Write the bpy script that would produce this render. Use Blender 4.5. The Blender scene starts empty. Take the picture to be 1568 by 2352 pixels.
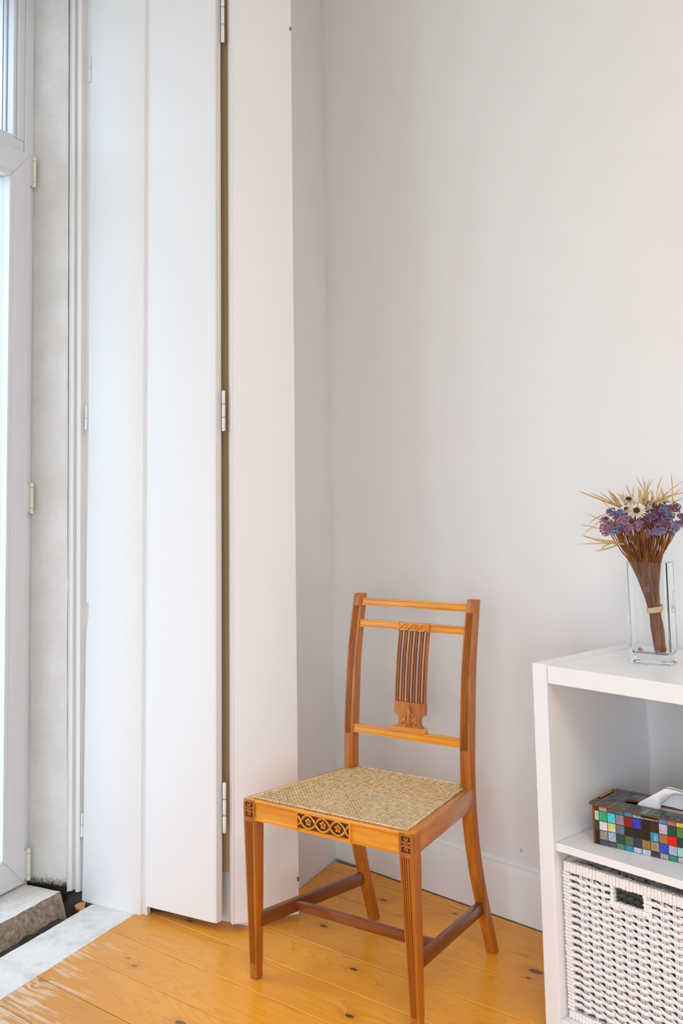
import bpy, bmesh, math, random
from mathutils import Vector, Matrix, noise
rnd = random.Random(7)
sc = bpy.context.scene
COL = sc.collection
PI = math.pi

# ------------------------------------------------------------------ camera
cam_d = bpy.data.cameras.new('camera')
cam = bpy.data.objects.new('camera', cam_d); COL.objects.link(cam)
cam_d.sensor_fit = 'VERTICAL'; cam_d.sensor_height = 36.0; cam_d.sensor_width = 24.0
cam_d.lens = 2365.9 / 2352 * 36
cam_d.shift_x = (784 - 744.0) / 2352
cam_d.shift_y = (875.2 - 1176) / 2352
cam_d.clip_start = 0.02
_t, _r = 0.0981, -0.0194
_fw = Vector((0, math.cos(_t), math.sin(_t)))
_up0 = Vector((0, -math.sin(_t), math.cos(_t)))
_rt = Vector((1, 0, 0)) * math.cos(_r) + _up0 * math.sin(_r)
_up = Vector((1, 0, 0)) * -math.sin(_r) + _up0 * math.cos(_r)
cam.matrix_world = Matrix(((_rt.x, _up.x, -_fw.x, 0), (_rt.y, _up.y, -_fw.y, 0), (_rt.z, _up.z, -_fw.z, 1.1749), (0, 0, 0, 1)))
sc.camera = cam

# ------------------------------------------------------------------ exposure and daylight
sc.view_settings.view_transform = 'Standard'
sc.view_settings.look = 'None'
sc.view_settings.gamma = 1.0
sc.view_settings.use_curve_mapping = False
sc.cycles.max_bounces = 16; sc.cycles.transmission_bounces = 16
sc.view_settings.exposure = 0.66
world = bpy.data.worlds.new('overcast_daylight'); sc.world = world
world.use_nodes = True
_bg = world.node_tree.nodes['Background']
_bg.inputs[0].default_value = (0.85, 0.92, 1.0, 1)
# overcast sky: brightest overhead, duller ground below the horizon
_wt = world.node_tree
_tc = _wt.nodes.new('ShaderNodeTexCoord'); _sx = _wt.nodes.new('ShaderNodeSeparateXYZ'); _rp = _wt.nodes.new('ShaderNodeValToRGB')
_mr = _wt.nodes.new('ShaderNodeMath'); _mr.operation = 'MULTIPLY_ADD'; _mr.inputs[1].default_value = 0.5; _mr.inputs[2].default_value = 0.5
_wt.links.new(_tc.outputs['Generated'], _sx.inputs[0]); _wt.links.new(_sx.outputs[2], _mr.inputs[0]); _wt.links.new(_mr.outputs[0], _rp.inputs[0])
_e = _rp.color_ramp.elements
_e[0].position = 0.48; _e[0].color = (0.28, 0.305, 0.32, 1)
_e[1].position = 1.0; _e[1].color = (0.785, 0.885, 1.065, 1)
_m = _rp.color_ramp.elements.new(0.52); _m.color = (0.345, 0.389, 0.462, 1)
_wt.links.new(_rp.outputs[0], _bg.inputs[0])
_bg.inputs[1].default_value = 10.0

# room frame: corner O, T along the window wall (s), N out through it (n), RW along the right wall
O = Vector((0.0078, 3.359, 0))
T = Vector((math.cos(math.radians(64.3)), math.sin(math.radians(64.3)), 0))
N = Vector((-T.y, T.x, 0))
RW = Vector((math.cos(math.radians(-46)), math.sin(math.radians(-46)), 0))
RN = Vector((-RW.y, RW.x, 0))          # out through the right wall
def W(s, n, z=0.0, lean=0.0):
    p = O + T * s + N * n
    return Vector((p.x + lean * z, p.y, z))
ROOM_H = 3.2
def portal(name, c, w, h, facing):
    L = bpy.data.lights.new(name, 'AREA'); L.shape = 'RECTANGLE'; L.size = w; L.size_y = h
    L.cycles.is_portal = True
    o = bpy.data.objects.new(name, L); COL.objects.link(o)
    o.location = c
    o.rotation_euler = facing.to_track_quat('-Z', 'Y').to_euler()
portal('daylight_portal', W(-1.18, 1.0, 1.5), 1.3, 3.0, -N)
portal('daylight_portal_second', W(-3.95, 1.0, 1.1), 1.4, 2.3, -N)
_RD = Vector((math.cos(math.radians(-46)), math.sin(math.radians(-46)), 0))
portal('daylight_portal_third', O - T * 5.25 + _RD * 2.2 + Vector((0, 0, 1.0)), 2.7, 1.9, Vector((-_RD.y, _RD.x, 0)))

_L = bpy.data.lights.new('warm_fill', 'AREA'); _L.shape = 'DISK'; _L.size = 1.3; _L.energy = 31; _L.color = (1.0, 0.84, 0.68)  # added warm fill light, no fixture seen
_lo = bpy.data.objects.new('warm_fill', _L); COL.objects.link(_lo); _lo.location = W(-3.3, -2.3, 3.12)

# ------------------------------------------------------------------ materials
def mat(name):
    m = bpy.data.materials.new(name); m.use_nodes = True
    return m, m.node_tree, m.node_tree.nodes['Principled BSDF']
def nd(nt, t, **kw):
    n = nt.nodes.new(t)
    for k, v in kw.items(): setattr(n, k, v)
    return n
def setp(b, **kw):
    for k, v in kw.items():
        k = k.replace('_', ' ')
        b.inputs[k].default_value = v
def rgb(r, g, b):
    f = lambda c: (c / 255 / 12.92) if c / 255 <= 0.04045 else ((c / 255 + 0.055) / 1.055) ** 2.4
    return (f(r), f(g), f(b), 1)
def texco(nt, scale=(1, 1, 1), rot=(0, 0, 0), loc=(0, 0, 0)):
    tc = nd(nt, 'ShaderNodeTexCoord'); mp = nd(nt, 'ShaderNodeMapping')
    mp.inputs['Scale'].default_value = scale; mp.inputs['Rotation'].default_value = rot; mp.inputs['Location'].default_value = loc
    nt.links.new(tc.outputs['Object'], mp.inputs['Vector'])
    return mp.outputs['Vector']
def noi(nt, vec, scale, detail=3, rough=0.5, dist=0.0):
    n = nd(nt, 'ShaderNodeTexNoise')
    n.inputs['Scale'].default_value = scale; n.inputs['Detail'].default_value = detail
    n.inputs['Roughness'].default_value = rough; n.inputs['Distortion'].default_value = dist
    if vec is not None: nt.links.new(vec, n.inputs['Vector'])
    return n.outputs['Fac']
def ramp(nt, fac, stops):
    r = nd(nt, 'ShaderNodeValToRGB'); e = r.color_ramp.elements
    while len(e) < len(stops): e.new(0.5)
    for i, (p, c) in enumerate(stops):
        e[i].position = p; e[i].color = c if len(c) == 4 else (*c, 1)
    nt.links.new(fac, r.inputs['Fac'])
    return r.outputs['Color']
def mth(nt, op, a, b=None, c=None, clamp=False):
    n = nd(nt, 'ShaderNodeMath', operation=op); n.use_clamp = clamp
    for i, v in enumerate((a, b, c)):
        if v is None: continue
        if isinstance(v, (int, float)): n.inputs[i].default_value = v
        else: nt.links.new(v, n.inputs[i])
    return n.outputs[0]
def mix(nt, fac, a, b):
    n = nd(nt, 'ShaderNodeMix', data_type='RGBA')
    for sock, v in ((n.inputs[0], fac), (n.inputs[6], a), (n.inputs[7], b)):
        if isinstance(v, (int, float)): sock.default_value = v
        elif isinstance(v, tuple): sock.default_value = v
        else: nt.links.new(v, sock)
    return n.outputs[2]
def bump(nt, b, h, strength, dist=0.002):
    n = nd(nt, 'ShaderNodeBump'); n.inputs['Strength'].default_value = strength; n.inputs['Distance'].default_value = dist
    nt.links.new(h, n.inputs['Height']); nt.links.new(n.outputs['Normal'], b.inputs['Normal'])

def plain(name, col, rough=0.5, spec=0.5, metal=0.0, bumpsc=None, bumpst=0.1, var=0.0):
    m, nt, b = mat(name)
    setp(b, Base_Color=col, Roughness=rough, Metallic=metal, Specular_IOR_Level=spec)
    if bumpsc:
        v = texco(nt); f = noi(nt, v, bumpsc, 4)
        bump(nt, b, f, bumpst)
        if var:
            f2 = noi(nt, v, bumpsc * 0.15, 3)
            c2 = tuple(min(1, x * (1 - var)) for x in col[:3]) + (1,)
            nt.links.new(ramp(nt, f2, [(0.35, c2), (0.65, col)]), b.inputs['Base Color'])
    return m
M_wall = plain('painted_plaster', (0.83, 0.825, 0.81, 1), 0.55, 0.35, bumpsc=60, bumpst=0.05, var=0.015)
M_ceil = plain('ceiling_paint', (0.85, 0.85, 0.84, 1), 0.8)
M_base = plain('baseboard_paint', (0.86, 0.86, 0.845, 1), 0.4, bumpsc=40, bumpst=0.05, var=0.03)
M_upvc = plain('white_upvc', (0.75, 0.785, 0.835, 1), 0.3)
M_shelf = plain('white_laminate', (0.85, 0.855, 0.85, 1), 0.32)
M_dark = plain('dark_gap', (0.03, 0.022, 0.015, 1), 0.9)
M_hinge = plain('cream_hinge_cap', (0.80, 0.79, 0.72, 1), 0.4)
M_brass = plain('aged_brass', (0.25, 0.19, 0.10, 1), 0.45, metal=0.8)
M_mdf = plain('mdf_edge', rgb(120, 66, 34), 0.6, bumpsc=300)
M_mdfo = plain('mdf_tab', rgb(214, 140, 58), 0.6)
M_grout = plain('dark_grout', rgb(58, 46, 38), 0.55)
M_wicker = plain('white_wicker', (0.88, 0.86, 0.845, 1), 0.45, bumpsc=250, bumpst=0.15)
M_tissue = plain('tissue_paper', (0.88, 0.88, 0.89, 1), 0.9, 0.1)
M_raffia = plain('raffia', rgb(222, 202, 150), 0.7, 0.2)
M_cream = plain('cream_petal', rgb(232, 226, 205), 0.7, 0.2)
M_darkc = plain('flower_centre', rgb(70, 52, 34), 0.8, 0.2)
M_mauve = plain('mauve_floret', rgb(184, 140, 163), 0.75, 0.2)
M_mauved = plain('plum_floret', rgb(152, 102, 131), 0.75, 0.2)
M_lav = plain('lavender_floret', rgb(156, 150, 186), 0.75, 0.2)
M_white_ink = plain('white_ink', (0.8, 0.8, 0.8, 1), 0.5)
M_rust = plain('rubble_ochre', rgb(190, 150, 95), 0.9, 0.1, bumpsc=80, bumpst=0.6)

def shutter_paint():
    m, nt, b = mat('shutter_gloss_paint')
    v = texco(nt, (60, 60, 4)); f = noi(nt, v, 2, 4)
    bump(nt, b, f, 0.10, 0.002)
    setp(b, Base_Color=(0.85, 0.85, 0.845, 1), Roughness=0.5, Specular_IOR_Level=0.35)
    return m
M_shut = shutter_paint()

def jamb_plaster():
    m, nt, b = mat('damp_jamb_plaster')
    v = texco(nt)
    big = noi(nt, v, 9, 5, 0.6); fine = noi(nt, v, 130, 4, 0.6)
    sep = nd(nt, 'ShaderNodeSeparateXYZ'); nt.links.new(v, sep.inputs[0])
    col = ramp(nt, big, [(0.3, (0.70, 0.70, 0.67)), (0.62, (0.80, 0.80, 0.78))])
    # mould creeping up from the stone
    d = mth(nt, 'MULTIPLY_ADD', fine, 0.045, mth(nt, 'MULTIPLY_ADD', big, 0.035, -0.012))
    edge = mth(nt, 'SUBTRACT', d, mth(nt, 'SUBTRACT', sep.outputs[2], 0.03))
    mk = mth(nt, 'MULTIPLY', edge, 40, clamp=True)
    col = mix(nt, mk, col, (0.028, 0.018, 0.012, 1))
    sp = ramp(nt, noi(nt, v, 55, 2), [(0.70, (0, 0, 0)), (0.76, (1, 1, 1))])
    col = mix(nt, mth(nt, 'MULTIPLY', sp, 0.35), col, (0.55, 0.53, 0.48, 1))
    nt.links.new(col, b.inputs['Base Color'])
    setp(b, Roughness=0.7, Specular_IOR_Level=0.25)
    bump(nt, b, mth(nt, 'ADD', big, mth(nt, 'MULTIPLY', fine, 0.25)), 0.5, 0.006)
    return m
M_jamb = jamb_plaster()

def stone(name, light, dark, rough_face):
    m, nt, b = mat(name)
    v = texco(nt)
    a = noi(nt, v, 14, 6, 0.65); s = noi(nt, v, 110, 3, 0.7)
    col = ramp(nt, a, [(0.28, dark), (0.5, light), (0.75, tuple(min(1, x * 1.12) for x in light))])
    sp = ramp(nt, s, [(0.33, (1, 1, 1)), (0.42, (0, 0, 0))])
    col = mix(nt, mth(nt, 'MULTIPLY', sp, 0.22), col, (0.26, 0.22, 0.17, 1))
    if rough_face:
        geo = nd(nt, 'ShaderNodeNewGeometry'); sp3 = nd(nt, 'ShaderNodeSeparateXYZ')
        nt.links.new(geo.outputs['True Normal'], sp3.inputs[0])
        up = mth(nt, 'GREATER_THAN', sp3.outputs[2], 0.72)
        brk = ramp(nt, noi(nt, v, 60, 5, 0.75), [(0.3, (0.12, 0.085, 0.06)), (0.7, (0.52, 0.43, 0.33))])
        col = mix(nt, up, brk, col)
    nt.links.new(col, b.inputs['Base Color'])
    setp(b, Roughness=0.75, Specular_IOR_Level=0.3)
    bump(nt, b, mth(nt, 'ADD', a, mth(nt, 'MULTIPLY', s, 0.5)), 0.5, 0.004)
    return m
M_stone = stone('pale_threshold_stone', (0.72, 0.71, 0.675), (0.54, 0.53, 0.50), False)
M_step = stone('worn_step_stone', (0.70, 0.68, 0.63), (0.54, 0.51, 0.45), True)
M_soil = plain('dirt', (0.085, 0.068, 0.052, 1), 0.95, 0.1, bumpsc=120, bumpst=0.8, var=0.5)

KNOTS = [(-1.8904, 2.1606, 1.0), (-1.8699, 2.3946, 1.0), (-1.674, 2.0208, 0.9), (-1.5435, 1.8448, 1.0), (-1.3247, 2.282, 1.5), (-1.3222, 2.2423, 0.6),
         (-2.1098, 1.7006, 0.8), (-2.1554, 1.7181, 0.45), (-1.8133, 1.5905, 1.3), (-2.2122, 1.4824, 0.9), (-2.2271, 1.5116, 0.8), (-2.1968, 1.963, 0.9), (-1.6603, 2.4422, 0.6)]
def floor_wood():
    m, nt, b = mat('varnished_pine')
    v = texco(nt, rot=(0, 0, math.radians(40.6)))        # x along the boards, y across
    oi = nd(nt, 'ShaderNodeObjectInfo')
    sep = nd(nt, 'ShaderNodeSeparateXYZ'); nt.links.new(v, sep.inputs[0])
    x, y = sep.outputs[0], sep.outputs[1]
    kd = None
    for px, py, sz in KNOTS:
        dx = mth(nt, 'MULTIPLY', mth(nt, 'SUBTRACT', x, px), 1 / (0.012 * sz)); dy = mth(nt, 'MULTIPLY', mth(nt, 'SUBTRACT', y, py), 1 / (0.0062 * sz))
        q = mth(nt, 'ADD', mth(nt, 'MULTIPLY', dx, dx), mth(nt, 'MULTIPLY', dy, dy))
        kd = q if kd is None else mth(nt, 'MINIMUM', kd, q)
    kdist = mth(nt, 'SQRT', kd)
    pull = mth(nt, 'DIVIDE', 0.030, mth(nt, 'ADD', mth(nt, 'MULTIPLY', kd, 0.10), 1.0))
    rx = mth(nt, 'MULTIPLY_ADD', oi.outputs['Random'], 37.0, x)
    yy = mth(nt, 'ADD', mth(nt, 'MULTIPLY_ADD', oi.outputs['Random'], 11.0, y), pull)
    cb = nd(nt, 'ShaderNodeCombineXYZ'); nt.links.new(mth(nt, 'MULTIPLY', rx, 0.10), cb.inputs[0]); nt.links.new(yy, cb.inputs[1])
    vg = cb.outputs[0]
    cbr = nd(nt, 'ShaderNodeCombineXYZ'); nt.links.new(mth(nt, 'MULTIPLY', rx, 1.15), cbr.inputs[0]); nt.links.new(mth(nt, 'MULTIPLY', yy, 10.0), cbr.inputs[1])
    rn_ = noi(nt, cbr.outputs[0], 1.0, 1.5, 0.45)
    wv_ = mth(nt, 'FRACT', mth(nt, 'MULTIPLY_ADD', rn_, 24.0, mth(nt, 'MULTIPLY', yy, 40.0)))
    wv_ = mth(nt, 'POWER', wv_, 2.2)
    cb2 = nd(nt, 'ShaderNodeCombineXYZ'); nt.links.new(mth(nt, 'MULTIPLY', rx, 2.2), cb2.inputs[0]); nt.links.new(mth(nt, 'MULTIPLY', yy, 260), cb2.inputs[1])
    fine = noi(nt, cb2.outputs[0], 1.0, 3)
    cb3 = nd(nt, 'ShaderNodeCombineXYZ'); nt.links.new(mth(nt, 'MULTIPLY', rx, 0.9), cb3.inputs[0]); nt.links.new(mth(nt, 'MULTIPLY', yy, 14), cb3.inputs[1])
    broad = noi(nt, cb3.outputs[0], 1.0, 3)
    g = mth(nt, 'ADD', mth(nt, 'MULTIPLY', wv_, 0.30), mth(nt, 'ADD', mth(nt, 'MULTIPLY', fine, 0.25), mth(nt, 'MULTIPLY', broad, 0.35)))
    col = ramp(nt, g, [(0.12, (0.95, 0.44, 0.035)), (0.50, (0.87, 0.335, 0.018)), (0.95, (0.52, 0.145, 0.008))])
    tone = mth(nt, 'MULTIPLY', oi.outputs['Random'], 0.28)
    col = mix(nt, tone, col, (0.52, 0.20, 0.025, 1))
    # knots
    kf = ramp(nt, mth(nt, 'MULTIPLY', kdist, 0.5), [(0.42, (1, 1, 1)), (0.58, (0, 0, 0))])
    col = mix(nt, kf, col, (0.055, 0.016, 0.012, 1))
    halo = ramp(nt, mth(nt, 'MULTIPLY', kdist, 0.2), [(0.2, (1, 1, 1)), (0.75, (0, 0, 0))])
    col = mix(nt, mth(nt, 'MULTIPLY', halo, 0.3), col, (0.36, 0.12, 0.02, 1))
    # worn, weathered varnish by the window door
    tc = nd(nt, 'ShaderNodeTexCoord')
    dn = nd(nt, 'ShaderNodeVectorMath', operation='DOT_PRODUCT'); nt.links.new(tc.outputs['Object'], dn.inputs[0]); dn.inputs[1].default_value = N
    ds = nd(nt, 'ShaderNodeVectorMath', operation='DOT_PRODUCT'); nt.links.new(tc.outputs['Object'], ds.inputs[0]); ds.inputs[1].default_value = T
    n_ = mth(nt, 'SUBTRACT', dn.outputs['Value'], O.dot(N)); s_ = mth(nt, 'SUBTRACT', ds.outputs['Value'], O.dot(T))
    area = mth(nt, 'ADD', mth(nt, 'MULTIPLY_ADD', n_, 1.55, 0.22), mth(nt, 'MULTIPLY_ADD', s_, -0.85, -0.72))
    areac = mth(nt, 'ADD', area, 0.0, clamp=True)
    cb4 = nd(nt, 'ShaderNodeCombineXYZ'); nt.links.new(mth(nt, 'MULTIPLY', rx, 7), cb4.inputs[0]); nt.links.new(mth(nt, 'MULTIPLY', yy, 70), cb4.inputs[1])
    wn = noi(nt, cb4.outputs[0], 1.0, 4, 0.65)
    wn2 = noi(nt, v, 9, 3)
    dull = mth(nt, 'MULTIPLY', areac, 0.85, clamp=True)
    col = mix(nt, dull, col, mix(nt, wn2, (0.40, 0.175, 0.055, 1), (0.54, 0.28, 0.10, 1)))
    sc_ = mth(nt, 'MULTIPLY', mth(nt, 'SUBTRACT', mth(nt, 'ADD', mth(nt, 'MULTIPLY', wn, 0.9), mth(nt, 'MULTIPLY', wn2, 0.45)), mth(nt, 'SUBTRACT', 0.98, mth(nt, 'MULTIPLY', areac, 0.40))), 9, clamp=True)
    sc_ = mth(nt, 'MULTIPLY', sc_, mth(nt, 'MULTIPLY', areac, 1.2, clamp=True))
    col = mix(nt, mth(nt, 'MULTIPLY', sc_, 0.6), col, (0.78, 0.64, 0.48, 1))
    nt.links.new(col, b.inputs['Base Color'])
    nt.links.new(mth(nt, 'ADD', mth(nt, 'MULTIPLY_ADD', dull, 0.35, 0.2), mth(nt, 'MULTIPLY', broad, 0.12)), b.inputs['Roughness'])
    setp(b, Specular_IOR_Level=0.35)
    bump(nt, b, mth(nt, 'ADD', fine, mth(nt, 'MULTIPLY', sc_, 0.5)), 0.08, 0.002)
    return m
M_floor = floor_wood()

def chair_wood(name, axis, light, darkc, rough=0.24):
    m, nt, b = mat(name)
    sc3 = [55, 55, 55]; sc3[axis] = 4
    v = texco(nt, tuple(sc3)); f = noi(nt, v, 1.0, 4, 0.6, 0.6)
    s4 = [9, 9, 9]; s4[axis] = 3
    v2 = texco(nt, tuple(s4)); f2 = noi(nt, v2, 1.0, 2)
    g = mth(nt, 'ADD', mth(nt, 'MULTIPLY', f, 0.6), mth(nt, 'MULTIPLY', f2, 0.4))
    nt.links.new(ramp(nt, g, [(0.36, darkc), (0.60, light)]), b.inputs['Base Color'])
    setp(b, Roughness=rough, Specular_IOR_Level=0.5)
    b.inputs['Coat Weight'].default_value = 0.35; b.inputs['Coat Roughness'].default_value = 0.12
    bump(nt, b, f, 0.05, 0.001)
    return m
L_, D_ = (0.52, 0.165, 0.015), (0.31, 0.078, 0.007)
M_cv = chair_wood('honey_wood_vertical_shaded', 2, L_, D_)  # darker copy: shade on the unlit leg sides put into the colour
M_cu = chair_wood('honey_wood_cross_lit', 0, (0.84, 0.345, 0.018), (0.62, 0.205, 0.009))  # brighter copy: light on the front rails put into the colour
M_cs = chair_wood('honey_wood_side_sheen', 1, (0.62, 0.24, 0.055), (0.44, 0.145, 0.030))  # paler copy: reflected sheen on the side rails put into the colour
M_mah = chair_wood('mahogany_stretcher', 1, (0.21, 0.058, 0.014), (0.13, 0.03, 0.008))
M_mahu = chair_wood('mahogany_stretcher_cross', 0, (0.25, 0.068, 0.014), (0.13, 0.03, 0.008))
M_groove = plain('dark_groove', (0.085, 0.026, 0.008, 1), 0.4)  # darker brown for groove floors and carving ground

def cane_mat():
    m, nt, b = mat('woven_cane')
    v = texco(nt); f = noi(nt, v, 90, 3)
    nt.links.new(ramp(nt, f, [(0.3, (0.62, 0.38, 0.13)), (0.5, (0.80, 0.60, 0.32)), (0.72, (0.90, 0.76, 0.52))]), b.inputs['Base Color'])
    setp(b, Roughness=0.38)
    return m
M_cane = cane_mat()
def stem_mat():
    m, nt, b = mat('dried_stems')
    v = texco(nt, (120, 120, 12)); f = noi(nt, v, 1, 3)
    nt.links.new(ramp(nt, f, [(0.3, (0.13, 0.040, 0.014)), (0.55, (0.30, 0.098, 0.030)), (0.78, (0.46, 0.20, 0.07))]), b.inputs['Base Color'])
    setp(b, Roughness=0.6, Specular_IOR_Level=0.3)
    return m
M_stem = stem_mat()
def straw_mat():
    m, nt, b = mat('straw_blade')
    v = texco(nt, (40, 40, 40)); f = noi(nt, v, 1, 2)
    nt.links.new(ramp(nt, f, [(0.3, (0.52, 0.28, 0.08)), (0.7, (0.76, 0.55, 0.24))]), b.inputs['Base Color'])
    setp(b, Roughness=0.55)
    return m
M_straw = straw_mat()
def glass_mat():
    m, nt, b = mat('clear_glass')
    setp(b, Base_Color=(0.97, 0.99, 0.992, 1), Roughness=0.0, IOR=1.36)
    b.inputs['Transmission Weight'].default_value = 1.0
    return m
M_glass = glass_mat()
def pane_mat():
    m, nt, b = mat('window_glass')
    out = nt.nodes['Material Output']
    tr = nd(nt, 'ShaderNodeBsdfTransparent'); tr.inputs[0].default_value = (0.565, 0.582, 0.588, 1)
    gl = nd(nt, 'ShaderNodeBsdfGlossy'); gl.inputs['Roughness'].default_value = 0.02
    fr = nd(nt, 'ShaderNodeFresnel'); fr.inputs[0].default_value = 1.45
    mx = nd(nt, 'ShaderNodeMixShader')
    geo = nd(nt, 'ShaderNodeNewGeometry')          # reflect only where light meets the front of the pane
    fac = mth(nt, 'MULTIPLY', fr.outputs[0], mth(nt, 'SUBTRACT', 1.0, geo.outputs['Backfacing']))
    nt.links.new(fac, mx.inputs[0]); nt.links.new(tr.outputs[0], mx.inputs[1]); nt.links.new(gl.outputs[0], mx.inputs[2])
    nt.links.new(mx.outputs[0], out.inputs['Surface'])
    return m
M_pane = pane_mat()

# ------------------------------------------------------------------ mesh helpers
def V3(p): return Vector(p)
def bm_new(): return bmesh.new()
def loft(bm, rings, cap=True, mats=None):
    R = [[bm.verts.new(p) for p in r] for r in rings]
    n = len(R[0])
    for a, b in zip(R, R[1:]):
        for i in range(n):
            j = (i + 1) % n
            f = bm.faces.new((a[i], a[j], b[j], b[i]))
            if mats: f.material_index = mats[i]
    if cap:
        bm.faces.new(R[0][::-1]); bm.faces.new(R[-1])
    return R
def hexa(bm, lo, hi, bev=0.0, seg=1):
    """lo/hi: four points each, same winding."""
    vs = [bm.verts.new(p) for p in list(lo) + list(hi)]
    F = [bm.faces.new([vs[i] for i in idx]) for idx in ((3, 2, 1, 0), (4, 5, 6, 7), (0, 1, 5, 4), (1, 2, 6, 5), (2, 3, 7, 6), (3, 0, 4, 7))]
    if bev > 0:
        es = list({e for f in F for e in f.edges})
        bmesh.ops.bevel(bm, geom=es, offset=bev, segments=seg, affect='EDGES', profile=0.5)
def box(bm, a, b, bev=0.0, seg=1):
    (x0, y0, z0), (x1, y1, z1) = a, b
    q = lambda z: [(x0, y0, z), (x1, y0, z), (x1, y1, z), (x0, y1, z)]
    hexa(bm, q(z0), q(z1), bev, seg)
def prism(bm, poly, z0, z1, lean=0.0, bev=0.0):
    """poly in (s, n)"""
    loft(bm, [[W(s, n, z, lean) for s, n in poly] for z in (z0, z1)])
def tube(bm, pts, rad, n=6, flat=1.0, cap=True, ref=None):
    pts = [Vector(p) for p in pts]
    if not isinstance(rad, (list, tuple)): rad = [rad] * len(pts)
    rings = []
    side = None
    for i, p in enumerate(pts):
        d = (pts[min(i + 1, len(pts) - 1)] - pts[max(i - 1, 0)]).normalized()
        if side is None:
            side = (ref or (Vector((0, 0, 1)) if abs(d.z) < 0.9 else Vector((1, 0, 0))))
        side = (side - d * side.dot(d)).normalized()
        up = d.cross(side)
        r = rad[i]
        rings.append([p + side * (math.cos(2 * PI * k / n) * r) + up * (math.sin(2 * PI * k / n) * r * flat) for k in range(n)])
    loft(bm, rings, cap)
def ell(bm, c, rx, ry, rz, rot=None, u=8, v=6, mat=0):
    m = Matrix.Translation(c) @ (rot.to_4x4() if rot else Matrix()) @ Matrix.Diagonal((rx, ry, rz, 1))
    r = bmesh.ops.create_uvsphere(bm, u_segments=u, v_segments=v, radius=1.0, matrix=m)
    if mat:
        for f in {f for vv in r['verts'] for f in vv.link_faces}: f.material_index = mat
def cyl(bm, a, b, r, n=12): tube(bm, [a, b], r, n)
def mesh_of(name, bm, mats, smooth=False):
    bmesh.ops.recalc_face_normals(bm, faces=bm.faces[:])
    me = bpy.data.meshes.new(name); bm.to_mesh(me); bm.free()
    for m in (mats if isinstance(mats, (list, tuple)) else [mats]): me.materials.append(m)
    if smooth:
        for p in me.polygons: p.use_smooth = True
        if smooth != 'all': me.set_sharp_from_angle(angle=math.radians(35))
    return me
def obj(name, bm, mats, parent=None, smooth=False):
    me = bm if isinstance(bm, bpy.types.Mesh) else mesh_of(name, bm, mats, smooth)
    o = bpy.data.objects.new(name, me); COL.objects.link(o)
    if parent: o.parent = parent
    return o
def tag(o, label, cat, group=None, kind=None):
    o['label'] = label; o['category'] = cat
    if group: o['group'] = group
    if kind: o['kind'] = kind
    return o
def empty(name, loc=(0, 0, 0), rz=0.0, label=None, cat=None, group=None, kind=None):
    o = bpy.data.objects.new(name, None); COL.objects.link(o)
    o.empty_display_size = 0.05
    o.location = loc; o.rotation_euler = (0, 0, rz)
    if label: tag(o, label, cat, group, kind)
    return o

# ================================================================== THE ROOM
LW, LR = 5.0, 4.6            # length of the window wall and of the right wall
C1 = O + RW * LR; C2 = C1 - T * LW; C3 = O - T * LW
# ---- walls
b = bm_new()
WB = RN * 0.0145
lo = [O - RW * 0.25 + WB, C1 + RW * 0.1 + WB, C1 + RW * 0.1 + RN * 0.14, O - RW * 0.25 + RN * 0.14]
hexa(b, [p + Vector((0, 0, -0.12)) for p in lo], [p + Vector((0, 0, ROOM_H)) for p in lo])
wr = tag(obj('wall_right', b, M_wall), 'white plastered wall behind the chair and the cube shelf', 'wall', kind='structure')
b = bm_new()
cyl(b, O + WB + RW * 0.698 + Vector((0, 0, .1853)) - RN * 0.0015, O + WB + RW * 0.698 + Vector((0, 0, .1853)) + RN * 0.01, 0.0045, 14)
obj('wall_plug', b, plain('grey_filler', (0.55, 0.54, 0.50, 1), 0.8), wr)

WT = 0.95
def wallbox(bm, s0, s1, n0, n1, z0, z1): prism(bm, [(s0, n0), (s1, n0), (s1, n1), (s0, n1)], z0, z1)
def leftwall(label, *pieces):
    b = bm_new()
    for poly, z0, z1 in pieces: prism(b, poly, z0, z1)
    return tag(obj('wall_left', b, M_wall), label, 'wall', kind='structure')
rect = lambda s0, s1, n0=0.0, n1=WT: [(s0, n0), (s1, n0), (s1, n1), (s0, n1)]
leftwall('thick white window wall end in the corner behind the shutter and chair', ([(0.14, 0.0), (-0.535, 0.0), (-0.515, 0.45), (-0.515, 0.575), (-0.574, 0.59), (-0.595, 0.72), (-0.595, WT), (0.14, WT)], -0.12, ROOM_H))
leftwall('white wall between the window door and the second window, left of the picture', (rect(-1.80, -3.30), -0.12, ROOM_H))
leftwall('white lintel above the window door', (rect(-0.535, -1.80), 2.76, ROOM_H))
leftwall('white lintel above the second window, left of the picture', (rect(-3.30, -4.60), 2.25, ROOM_H))
leftwall('white end of the window wall beyond the second window', (rect(-4.60, -LW - 0.3), -0.12, ROOM_H))
def plainwall(name, a, c, out, label):
    b = bm_new()
    q = [a, c, c + out * 0.12, a + out * 0.12]
    hexa(b, [p + Vector((0, 0, -0.12)) for p in q], [p + Vector((0, 0, ROOM_H)) for p in q])
    tag(obj(name, b, M_wall), label, 'wall', kind='structure')
plainwall('wall_back', C1 + RW * 0.1, C2 + RW * 0.1, RW, 'white wall facing the window wall, behind the camera side of the room')
def nearpiece(r0, r1, z0, z1, label):
    b = bm_new(); q = [O - T * LW + RW * r0, O - T * LW + RW * r1, O - T * LW + RW * r1 - RN * .12, O - T * LW + RW * r0 - RN * .12]
    hexa(b, [p + Vector((0, 0, z0)) for p in q], [p + Vector((0, 0, z1)) for p in q])
    tag(obj('wall_near', b, M_wall), label, 'wall', kind='structure')
nearpiece(-0.3, 0.85, -0.12, ROOM_H, 'white wall piece behind the camera next to the window wall')
nearpiece(3.55, LR + .1, -0.12, ROOM_H, 'white wall piece behind the camera in the far room corner')
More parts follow.
